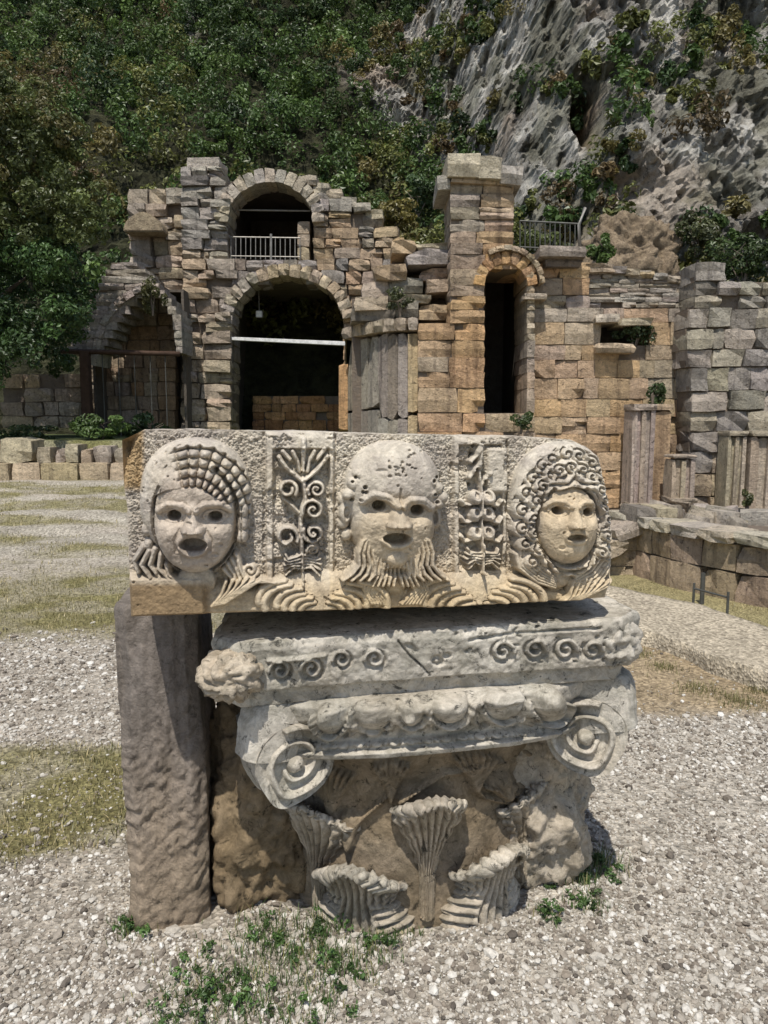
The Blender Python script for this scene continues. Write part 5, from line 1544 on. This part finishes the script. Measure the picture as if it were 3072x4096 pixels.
for (u, v) in ((600, 471), (613, 470), (593, 452), (611, 466), (618, 498), (560, 420)):  # small dark stones paint the shadows of putlog holes
    p = at(u, v, YW); stone(scene_w, 'putlog_shadow_stone', (p.x, YW + 0.12, p.z), (0.16, 0.2, 0.12), (0.5, 0.36, 0.25), POOL)
railing('iron_railing', 'dark iron railing on top of the scene wall beside the tower', 520, 580, 221, 250, YW + 0.45, 13, M_IRON, (), 3.0, 0.014)
mb = MB(); mb.tube([at(580, 252, YW + 0.4), at(579, 225, YW + 0.4), at(585, 208, YW + 0.5)], 0.028, 8); o = mb.build('leaning_post', M_PALEIRON, smooth=True); tag(o, 'pale bent metal post at the right end of the dark railing', 'post')

# ---------------- grey rubble wall at the right edge
YB = 12.6
rub = empty('rubble_wall', at(735, 505, YB), 'grey wall of large rough boulders and blocks at the right edge', 'wall')
poly = [(697, 262), (726, 266), (727, 286), (752, 286), (752, 278), (840, 276), (900, 276), (900, 520), (690, 520), (692, 380), (686, 350), (690, 310), (697, 300)]
masonry(rub, YB, poly, [262, 281, 295, 308, 328, 349, 367, 391, 411, 432, 452, 474, 497, 520], (20, 34), 1.0, lambda u, v: (blend(GREY, DARKGREY, random.random()) if random.random() < 0.7 else blend(PALE, GREY, 0.5)) if v < 430 else blend(TAN, GREY, random.random()), pool=POOL, jy=0.045, jr=0.02, irr=0.06)

# pilasters standing on the podium
def pilaster(u0, u1, vt, vb, Y, depth, label, col, flutes):
    base = at((u0 + u1) / 2, vb, Y)
    r = empty('pilaster', base, label, 'pilaster', None)
    a = at(u0, vt, Y); b = at(u1, vb, Y); w = (b.x - a.x); h = a.z - b.z; n = 5 if flutes else 1
    for k in range(n):
        x = a.x + w * (k + 0.5) / n
        stone(r, 'shaft_face', (x, Y + depth / 2 + (0.0 if k % 2 == 0 else 0.05), b.z + h / 2 - 0.06), (w / n * 1.0, depth, h * 0.96), col, POOL_CRISP)
    stone(r, 'base_block', (a.x + w / 2, Y + depth / 2 - 0.05, b.z - 0.04 + 0.05), (w * 1.14, depth * 1.2, h * 0.10), blend(col, PALE, 0.3), POOL_CRISP)
    stone(r, 'top_block', (a.x + w / 2, Y + depth / 2 - 0.02, a.z - h * 0.03), (w * 1.05, depth * 1.1, h * 0.06), blend(col, GREY, 0.3), POOL_CRISP)
pilaster(634, 652, 404, 509, YW - 0.75, 0.5, 'tall pale grey-pink pilaster standing left on the podium', (1.16, 1.02, 0.94), True)
pilaster(653, 668, 404, 506, YW - 0.5, 0.4, 'ochre pilaster strip behind the pale one on the podium', blend(TAN, ORANGE, .4), False)
pilaster(673, 694, 455, 501, YB - 0.5, 0.4, 'short broken pilaster stump in the middle of the podium', (1.12, 0.98, 0.86), True)
pilaster(729, 743, 431, 512, YB - 0.45, 0.4, 'slim column shaft beside a dark gap on the podium', PALE, True)
pilaster(752, 790, 431, 516, YB - 0.5, 0.5, 'broad pale pilaster cut by the right edge of the picture', (1.2, 1.05, 0.9), True)

# ---------------- podium
pod = empty('podium_wall', (4.2, 10.3, -0.8), 'low tan podium wall with broken white coping stones at right', 'wall')
pts = [(3.55, 12.0), (3.72, 11.35), (3.95, 10.5), (4.45, 9.6), (5.1, 8.7), (5.9, 7.9)]
mb = MB()
top_z = 0.08
for (a, b) in zip(pts[:-1], pts[1:]):
    d = Vector((b[0] - a[0], b[1] - a[1])); L = d.length; rz = math.atan2(d.y, d.x); nv = Vector((-d.y, d.x)) / L
    if nv.x < 0: nv = -nv
    cxy = (Vector(a) + Vector(b)) / 2
    k = max(1, int(round(L / 0.55)))
    for i in range(k):
        t = (i + 0.5) / k; q = Vector(a) + d * t
        for (z0_, z1_) in ((-0.95, -0.42), (-0.42, -0.06)):
            stone(pod, 'stone', (q.x + nv.x * 0.3, q.y + nv.y * 0.3, (z0_ + z1_) / 2), (L / k * 0.99, 0.6, (z1_ - z0_) * 0.99), blend(TAN, PINKISH, random.random()), POOL_CRISP, (0, 0, rz))
        if random.random() < 0.9:
            stone(pod, 'coping_stone', (q.x + nv.x * 0.22 + random.uniform(-.05, .05), q.y + nv.y * 0.22, 0.02), (L / k * random.uniform(.85, 1.02), 0.62, 0.15), blend((1.5, 1.42, 1.25), GREY, random.random() * 0.4), POOL, (random.uniform(-.04, .04), random.uniform(-.05, .05), rz + random.uniform(-.06, .06)))
    c4 = [Vector(a) + nv * 0.5, Vector(b) + nv * 0.5]
verts = [(p[0] + 0.35, p[1] + 0.12, z) for z in (-0.95, -0.03) for p in pts] + [(12.5, p[1] + 0.12 + (13.4 - p[1]) * 1.0, z) for z in (-0.95, -0.03) for p in pts]
n6 = len(pts)
P6 = [(p[0] + 0.35, p[1] + 0.12) for p in pts] + [(12.5, 7.9), (12.5, 13.6), (3.9, 13.6)]
mb.add([(x, y, -0.95) for x, y in P6] + [(x, y, -0.03) for x, y in P6], [tuple(range(len(P6)))[::-1], tuple(range(len(P6), 2 * len(P6)))] + [(i, (i + 1) % len(P6), len(P6) + (i + 1) % len(P6), len(P6) + i) for i in range(len(P6))])
mb.build('podium_core', M_CORE, pod)
rg = random.Random(12)
for k in range(46):
    t = rg.random(); i = min(int(t * (n6 - 1)), n6 - 2); f = t * (n6 - 1) - i
    x = pts[i][0] * (1 - f) + pts[i + 1][0] * f + rg.uniform(0.3, 1.6); y = pts[i][1] * (1 - f) + pts[i + 1][1] * f + rg.uniform(0.1, 1.6)
    if y > 12.3: continue
    s_ = rg.uniform(0.10, 0.32)
    stone(pod, 'rubble_stone', (x, y, -0.03 + s_ * 0.3), (s_ * 1.3, s_, s_ * 0.8), blend(PALE, GREY, rg.random()), POOL, (rg.uniform(-.3, .3), rg.uniform(-.3, .3), rg.uniform(0, 3)))
# tan cheek wall left of the podium corner, with a curved moulded stone on it
chk = empty('cheek_wall', at(640, 578, 11.2), 'short tan wall with a leaning carved moulding, left of the podium', 'wall')
masonry(chk, 11.3, [(606, 548), (628, 537), (658, 533), (658, 584), (606, 584)], [533, 550, 567, 584], (18, 30), 0.5, lambda u, v: blend(TAN, PALE, random.random() * 0.5), pool=POOL_CRISP)
for (u0, v0, u1, v1, ry, col) in ((612, 522, 660, 536, -0.35, PALE), (634, 508, 656, 524, 0.1, DARKGREY), (655, 508, 676, 526, 0.0, PALE), (604, 540, 628, 556, -0.4, blend(TAN, GREY, .5))):
    a = at(u0, v0, 11.1); b = at(u1, v1, 11.1)
    stone(chk, 'moulded_block', ((a.x + b.x) / 2, 11.4, (a.z + b.z) / 2), (b.x - a.x, 0.6, a.z - b.z), col, POOL, (0, ry, 0.1))

# ---------------- low wall on the left
low = empty('low_bench_wall', (-6.2, 14.0, 0.4), 'long low wall of pale blocks at the far edge of the gravel, left of the mask block', 'wall')
u = -60.0
while u < 300:
    w = random.uniform(28, 44)
    px_stone(low, 'bench_stone', u, 463, u + w, 482, 13.9, 0.7, blend((1.4, 1.22, 0.92), TAN, random.random() * 0.6), POOL_CRISP, 0.99, 0.03, 0.01); u += w
for (u0, u1, v0) in ((-50, -2, 440), (-1, 35, 438), (37, 52, 447), (53, 64, 449), (66, 80, 444), (81, 92, 449), (92, 112, 446), (113, 132, 448), (134, 170, 446), (172, 220, 444)):
    px_stone(low, 'top_stone', u0, v0, u1, 463.5, 14.05, 0.6, blend((1.45, 1.32, 1.05), GREY, random.random() * 0.3) if v0 < 446 else blend(GREY, TAN, random.random()), POOL, 0.98, 0.06, 0.05)

# rock outcrop with a dark hole, above the scene wall
def rock(name, c, rad, color, seed, parent=None, mat=None, nu=64, nv=44, amp=0.55, hole=None, stepz=0):
    AA, BB = np.meshgrid(np.linspace(0, 2 * math.pi, nu, endpoint=False), np.linspace(0.02, math.pi - 0.02, nv))
    D = np.stack([np.sin(BB) * np.cos(AA), np.sin(BB) * np.sin(AA), np.cos(BB)], -1)
    f = fbm(D[..., 0] * 2 + seed, D[..., 1] * 2, D[..., 2] * 2.6, seed=seed, octv=5, gain=0.6)
    sc = 1 - amp / 2 + amp * f
    D2 = np.sign(D) * np.abs(D) ** 0.75
    Q = D2 * sc[..., None] * np.array(rad)
    if hole is not None:
        hd, hr, hdep = hole
        dd = np.exp(-(np.linalg.norm(D - np.array(hd), axis=-1) / hr) ** 4)
        Q = Q * (1 - hdep * dd)[..., None]
    Q = Q + np.array(c)
    Q = Q + D * (min(rad) * 0.42 * (fbm(Q[..., 0] * 5, Q[..., 1] * 5, Q[..., 2] * 5, seed=seed + 3, octv=4, gain=0.65) - 0.5))[..., None]
    me = mesh_np(name, Q.reshape(-1, 3), grid_faces(nv, nu, True)[:, ::-1], mat or M_BOULDER, True)
    o = put(name, me, parent); o.color = (*color, 1)
    return o
c = at(640, 240, 16.2)
o = rock('rock_outcrop', (c.x, 17.0, c.z - 0.55), (1.0, 0.9, 1.05), (1.0, 0.83, 0.64), 4, amp=0.9, hole=((0.42, -0.86, 0.30), 0.20, 0.5), nu=120, nv=90)
tag(o, 'knobbly tan rock outcrop with a dark hole above the scene wall', 'rock')

# small black barrier in the hollow at right
bar = empty('black_barrier', at(710, 600, 8.6), 'small black barrier of thin posts and a rail in front of the podium', 'barrier')
zg = float(ground_z(np.array(3.6), np.array(8.6)))
def gp(u, v):
    return on_ground(u, v, -0.72)
for (u, vb_, vt_, rd) in ((693, 608, 583, 0.016), (702, 598, 573, 0.03), (727, 617, 592, 0.016)):
    g_ = gp(u, vb_); tp_ = at(u, vt_, g_.y); mb = MB(); mb.tube([(g_.x, g_.y, -0.85), (g_.x, g_.y, tp_.z)], rd, 8); mb.build('post', M_IRON, bar)
a_ = gp(693, 608); b_ = gp(727, 617); za = at(693, 585, a_.y).z; zb_ = at(727, 594, b_.y).z
mb = MB(); mb.tube([(a_.x, a_.y, za - 0.04), (b_.x, b_.y, zb_ - 0.04)], 0.012, 6); mb.build('rail', M_IRON, bar)
# ------------------------------------------------------------------ plants
def shrub(name, u, v, Y, rw, rh, n, size, col, label, cat='shrub', zbase=None, lumps=12, depth=None):
    c = at(u, v, Y); k = Y / FPX
    rad = (rw * k, (depth or rw * 0.8) * k, rh * k)
    base = Vector((c.x, c.y, c.z - rad[2]))
    r = empty(name, base, label, cat)
    put('foliage', bush_mesh('foliage', [((c.x, c.y, c.z), rad, n, size, col, lumps)], int(u * 7 + v)), r)
    mb = MB(); rg = random.Random(int(u + v))
    for i in range(4):
        mb.tube([base + Vector((0, 0, -0.1)), base + Vector((rg.uniform(-.3, .3) * rad[0], rg.uniform(-.3, .3) * rad[1], rad[2] * 0.8)), Vector((c.x, c.y, c.z)) + Vector((rg.uniform(-.6, .6) * rad[0], rg.uniform(-.6, .6) * rad[1], rg.uniform(0, .6) * rad[2]))], [0.02, 0.014, 0.006], 5)
    mb.build('stem', M_BARK, r)
    return r
shrub('shrub', 97, 428, 15.0, 34, 15, 2200, 0.085, (0.085, 0.135, 0.035), 'bright green low shrub behind the low wall, left of the mask block', lumps=16)
shrub('shrub', 150, 428, 15.8, 26, 13, 1400, 0.085, (0.05, 0.085, 0.03), 'dark green low shrub below the side vault beside the tall pier', lumps=12)
shrub('shrub', 30, 434, 15.3, 34, 9, 1300, 0.08, (0.06, 0.085, 0.03), 'low weedy shrub behind the low wall at the left edge', lumps=12)
shrub('shrub', 654, 392, 12.9, 10, 14, 700, 0.06, (0.055, 0.085, 0.028), 'small green bush growing from the scene wall above the pilaster', lumps=9)
shrub('shrub', 521, 418, 12.75, 14, 10, 800, 0.055, (0.07, 0.10, 0.035), 'small green plant at the foot of the arched doorway', lumps=9)
shrub('shrub', 634, 335, 13.35, 20, 10, 800, 0.06, (0.05, 0.075, 0.028), 'dark plants filling the ledged niche in the scene wall', lumps=10)
shrub('shrub', 152, 290, 17.3, 14, 20, 900, 0.07, (0.085, 0.085, 0.03), 'olive creeper hanging over the side vault opening', lumps=10)
shrub('shrub', 394, 214, 21.2, 30, 14, 1900, 0.11, (0.16, 0.135, 0.035), 'yellowish green bush right above the sloping broken wall', lumps=14)
shrub('shrub', 418, 196, 22.3, 30, 16, 1900, 0.12, (0.045, 0.075, 0.025), 'dark green bush left of the tower cap', lumps=14)
shrub('shrub', 602, 249, 14.6, 18, 16, 1200, 0.07, (0.075, 0.12, 0.03), 'bright green bush between the railing and the rock outcrop', lumps=11)
shrub('shrub', 549, 240, 14.8, 30, 15, 1500, 0.07, (0.085, 0.105, 0.03), 'weeds growing behind the dark iron railing', lumps=12)
shrub('shrub', 745, 255, 15.5, 40, 26, 2600, 0.09, (0.06, 0.09, 0.028), 'green bush above the grey rubble wall at right', lumps=16)
shrub('shrub', 700, 236, 16.5, 26, 26, 1800, 0.09, (0.075, 0.085, 0.032), 'olive bush right of the rock outcrop', lumps=14)
shrub('shrub', 400, 300, 13.3, 16, 10, 700, 0.05, (0.075, 0.085, 0.035), 'small weedy tuft on the slab heap', lumps=9)
shrub('shrub', 748, 500, 11.9, 7, 10, 350, 0.05, (0.09, 0.10, 0.035), 'tiny plant between the pilasters at right', lumps=7)

# the leafy tree at the left edge
def tree():
    rng = np.random.default_rng(77)
    base = Vector((-8.9, 15.6, 1.05))
    r = empty('leafy_tree', base, 'broad leafy dark green tree at the left edge', 'tree')
    mb = MB()
    trunk = [base + Vector((0, 0, -0.2)), base + Vector((0.1, 0, 1.0)), base + Vector((0.25, -0.1, 2.2)), base + Vector((0.2, 0, 3.4))]
    mb.tube(trunk, [0.24, 0.19, 0.15, 0.10], 10)
    tips = []
    for i in range(16):
        a = rng.uniform(0, 2 * math.pi); z0 = rng.uniform(1.2, 3.3); L = rng.uniform(1.1, 2.0)
        s = base + Vector((0.2, 0, z0)); m_ = s + Vector((math.cos(a) * L * .5, math.sin(a) * L * .4, L * .35)); e = s + Vector((math.cos(a) * L, math.sin(a) * L * .8, L * rng.uniform(.2, .9)))
        mb.tube([s, m_, e], [0.07, 0.05, 0.02], 6); tips.append(e)
    mb.build('trunk', M_BARK, r, True)
    # crown: leafy clumps filling an uneven outline
    specs = []
    outline = [(-90, 60), (20, 78), (60, 95), (84, 150), (100, 190), (118, 240), (104, 262), (80, 290), (78, 330), (66, 362), (40, 388), (8, 402), (-90, 395)]
    k = 0
    while k < 210:
        u = rng.uniform(-90, 118); v = rng.uniform(70, 405)
        if not in_poly(u, v, outline): continue
        Yc = 15.2 + rng.uniform(-1.3, 1.3)
        c = at(u, v, Yc)
        yel = sstep(0.5, 0.75, fbm(np.array([u * 0.02]), np.array([v * 0.02]), seed=201))[()] if False else rng.uniform(0, 1)
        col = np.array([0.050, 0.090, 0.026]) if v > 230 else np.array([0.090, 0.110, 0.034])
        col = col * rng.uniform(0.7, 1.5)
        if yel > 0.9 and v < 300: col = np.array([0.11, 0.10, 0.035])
        rr = rng.uniform(0.30, 0.56)
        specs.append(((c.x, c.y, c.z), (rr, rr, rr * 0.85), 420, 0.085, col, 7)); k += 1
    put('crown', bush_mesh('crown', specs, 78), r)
tree()

# ------------------------------------------------------------------ gravel, dry grass, weeds
def gravel():
    rng = np.random.default_rng(31)
    N = 150000
    y = 1.45 + (5.6 - 1.45) * rng.random(N) ** 1.25
    x = (rng.random(N) * 2 - 1) * (0.56 * y + 0.55)
    g, soil, green, lf = ground_masks(x, y)
    far = sstep(2.8, 5.2, y)
    keep = rng.random(N) > np.clip(g * 0.84 + soil * 0.86 + 0.55 * far, 0, 0.97)
    base_c = np.hypot(x - CC_[0], y - CC_[1]) < 0.50
    pil = (x > -0.76) & (x < -0.5) & (y > 2.12) & (y < 2.6)
    wd = fbm(x * 3.1, y * 3.1, seed=33)
    keep &= ~base_c & ~pil & ((wd > 0.40) | (rng.random(N) < 0.5))
    x = x[keep]; y = y[keep]; n = len(x)
    z = ground_z(x, y)
    s = rng.gamma(2.3, 0.0019, n) * (0.9 + 0.55 * sstep(2.5, 5, y)); s = np.clip(s, 0.003, 0.019)
    print('gravel', n)
    me = bpy.data.meshes.new('gravel'); me.vertices.add(n)
    me.vertices.foreach_set('co', np.stack([x, y, z + s * 0.30], -1).astype(np.float32).ravel())
    at1 = me.attributes.new('scl', 'FLOAT_VECTOR', 'POINT')
    sc = np.stack([s * rng.uniform(0.8, 1.5, n), s * rng.uniform(0.7, 1.2, n), s * rng.uniform(0.45, 0.9, n)], -1).astype(np.float32)
    at1.data.foreach_set('vector', sc.ravel())
    at2 = me.attributes.new('rot', 'FLOAT_VECTOR', 'POINT')
    rt = np.stack([rng.normal(0, 0.35, n), rng.normal(0, 0.35, n), rng.uniform(0, 6.28, n)], -1).astype(np.float32)
    at2.data.foreach_set('vector', rt.ravel())
    m, nt, b = new_mat('gravel_stone')
    oi = nd(nt, 'ShaderNodeObjectInfo')
    c = ramp(nt, oi.outputs['Random'], [(0.0, (0.10, 0.085, 0.07)), (0.25, (0.26, 0.22, 0.175)), (0.5, (0.38, 0.345, 0.29)), (0.8, (0.50, 0.465, 0.405)), (1.0, (0.66, 0.63, 0.57))])
    c = mix(nt, 1.0, c, ramp(nt, noise(nt, position(nt), 160, 4, 0.6), [(0.3, 0.75), (0.7, 1.1)]), 'MULTIPLY')
    nt.links.new(c, b.inputs['Base Color'])
    me.materials.append(m)
    o = put('gravel', me, kind='stuff'); tag(o, 'pale crushed stone gravel spread over the foreground', 'gravel')
    ng = bpy.data.node_groups.new('gravel_scatter', 'GeometryNodeTree')
    ng.interface.new_socket('Geometry', in_out='INPUT', socket_type='NodeSocketGeometry'); ng.interface.new_socket('Geometry', in_out='OUTPUT', socket_type='NodeSocketGeometry')
    gi = ng.nodes.new('NodeGroupInput'); go = ng.nodes.new('NodeGroupOutput')
    ico = ng.nodes.new('GeometryNodeMeshIcoSphere'); ico.inputs['Radius'].default_value = 1.0; ico.inputs['Subdivisions'].default_value = 1
    sm = ng.nodes.new('GeometryNodeSetMaterial'); sm.inputs['Material'].default_value = m
    inst = ng.nodes.new('GeometryNodeInstanceOnPoints')
    a1 = ng.nodes.new('GeometryNodeInputNamedAttribute'); a1.data_type = 'FLOAT_VECTOR'; a1.inputs['Name'].default_value = 'scl'
    a2 = ng.nodes.new('GeometryNodeInputNamedAttribute'); a2.data_type = 'FLOAT_VECTOR'; a2.inputs['Name'].default_value = 'rot'
    e2r = ng.nodes.new('FunctionNodeEulerToRotation')
    L = ng.links.new
    L(gi.outputs[0], inst.inputs['Points']); L(ico.outputs[0], sm.inputs['Geometry']); L(sm.outputs[0], inst.inputs['Instance'])
    L(a1.outputs[0], inst.inputs['Scale']); L(a2.outputs[0], e2r.inputs[0]); L(e2r.outputs[0], inst.inputs['Rotation'])
    L(inst.outputs[0], go.inputs[0])
    md = o.modifiers.new('scatter', 'NODES'); md.node_group = ng
gravel()

def blades(name, x, y, h, w, col, rng, lean=0.5, zoff=0.0):
    n = len(x); z = ground_z(x, y) - 0.004 + zoff
    a = rng.uniform(0, 2 * math.pi, n); d = np.stack([np.cos(a), np.sin(a)], -1); pr = np.stack([-np.sin(a), np.cos(a)], -1)
    l = rng.normal(0, lean, n)[:, None] * h[:, None]
    b0 = np.c_[np.stack([x, y], -1) - pr * w[:, None] / 2, z]; b1 = np.c_[np.stack([x, y], -1) + pr * w[:, None] / 2, z]
    m0 = np.c_[np.stack([x, y], -1) + d * l * 0.35 + pr * w[:, None] * 0.4, z + h * 0.6]; m1 = np.c_[np.stack([x, y], -1) + d * l * 0.35 - pr * w[:, None] * 0.4, z + h * 0.6]
    t0 = np.c_[np.stack([x, y], -1) + d * l + pr * w[:, None] * 0.08, z + h]; t1 = np.c_[np.stack([x, y], -1) + d * l - pr * w[:, None] * 0.08, z + h]
    V = np.stack([b0, b1, m0, m1, t0, t1], 1).reshape(-1, 3); i = np.arange(n)[:, None] * 6
    F = np.concatenate([i + np.array([[0, 1, 2, 3]]), i + np.array([[3, 2, 4, 5]])])
    return put(name, mesh_np(name, V, F, M_LEAF, False, np.repeat(col, 6, 0)), kind='stuff')

def dry_grass():
    rng = np.random.default_rng(41)
    N = 170000
    y = 2.2 + 11.8 * rng.random(N) ** 1.5; x = (rng.random(N) * 2 - 1) * (0.58 * y + 0.8)
    g, soil, green, lf = ground_masks(x, y)
    ye = np.interp(x, _px, _py, left=7.2)
    patch = fbm(x * 2.0, y * 2.6, seed=42)
    lowg = (1 - lf) * ((y > ye + 0.45) & (x > 1.2)) * 0.5
    prob = np.clip(g * (0.35 + 0.65 * sstep(0.30, 0.62, patch)) * 0.9 + soil * 0.10 * (y < ye) * sstep(0.5, 0.6, patch) + lowg * sstep(0.45, 0.6, patch), 0, 1)
    onpath = (x > 1.0) & (y < ye) & (y > np.interp(x, [p.x for p in PATH_NEAR], [p.y for p in PATH_NEAR]))
    keep = (rng.random(N) < prob) & ~onpath
    x = x[keep]; y = y[keep]; n = len(x)
    h = rng.uniform(0.012, 0.040, n) * (1 + 0.25 * sstep(4, 10, y)); w = rng.uniform(0.0025, 0.005, n) * (1 + 0.9 * sstep(3, 10, y))
    c1 = np.array([0.30, 0.245, 0.12]); c2 = np.array([0.18, 0.18, 0.075]); c3 = np.array([0.46, 0.38, 0.20])
    t = rng.random((n, 1)); pn = fbm(x * 3, y * 3, seed=43)[:, None]
    col = np.where(t < 0.25, c3, c1 * (1 - pn) + c2 * pn) * rng.uniform(0.7, 1.25, (n, 1))
    print('grass', n)
    o = blades('dry_grass', x, y, h, w, col, rng, 0.7); tag(o, 'short dry olive grass growing in bands on the left', 'grass')
dry_grass()

def weeds():
    rng = np.random.default_rng(51)
    # clumps along the foot of the capital and pillar, thickest at lower left of centre
    spots = [(250, 975, .16, 1.0), (310, 950, .13, 1.2), (350, 965, .12, 1.0), (205, 985, .12, .8), (300, 1000, .14, .9), (180, 1010, .10, .7), (270, 935, .09, 1.3), (330, 925, .06, 1.3), (385, 945, .06, 1.1), (240, 1015, .10, .8),
             (575, 880, .08, 1.3), (600, 868, .07, 1.4), (590, 905, .06, .9), (545, 915, .04, .8), (130, 930, .05, 1.0), (415, 930, .05, .9), (700, 690, .12, 1.0), (740, 702, .14, 1.1), (665, 668, .10, .9), (640, 655, .10, .9), (760, 690, .10, 1.0), (690, 655, .07, 1.2), (720, 668, .07, 1.2)]
    X_ = []; Y_ = []; Hh = []; Cc = []
    specs = []
    for (u, v, r, s) in spots:
        p = on_ground(u, v, 0.0)
        n = int(2600 * r)
        xx = p.x + rng.normal(0, r * 0.55, n); yy = p.y + rng.normal(0, r * 0.5, n)
        ok = (np.hypot(xx - CC_[0], yy - CC_[1]) > 0.49)
        xx = xx[ok]; yy = yy[ok]
        X_.append(xx); Y_.append(yy); Hh.append(rng.uniform(0.010, 0.045, len(xx)) * s)
        far_ = 1.0 if v > 800 else 0.0
        base = np.array([0.085, 0.13, 0.04]) if far_ else np.array([0.16, 0.15, 0.06])
        tc = rng.random((len(xx), 1))
        Cc.append(np.where(tc < 0.2, np.array([0.30, 0.27, 0.12]), base) * rng.uniform(0.6, 1.4, (len(xx), 1)))
        if far_:
            for k in range(int(3 + 26 * r)):
                q = (p.x + rng.normal(0, r * 0.5), p.y + rng.normal(0, r * 0.45))
                if math.hypot(q[0] - CC_[0], q[1] - CC_[1]) < 0.50: continue
                zz = float(ground_z(np.array(q[0]), np.array(q[1])))
                rr = rng.uniform(0.015, 0.04)
                specs.append(((q[0], q[1], zz + rr * 0.6), (rr, rr, rr * 0.9), 46, 0.014, np.array([0.07, 0.125, 0.035]) * rng.uniform(0.6, 1.5), 5))
    X_ = np.concatenate(X_); Y_ = np.concatenate(Y_); Hh = np.concatenate(Hh); Cc = np.concatenate(Cc)
    o = blades('green_grass', X_, Y_, Hh, np.full(len(X_), 0.003), Cc, rng, 0.5); tag(o, 'tufts of green grass round the foot of the capital and along the path edge', 'grass')
    o = put('small_weeds', bush_mesh('small_weeds', specs, 52), kind='stuff'); tag(o, 'small leafy weeds growing in the gravel before the capital', 'weeds')
weeds()
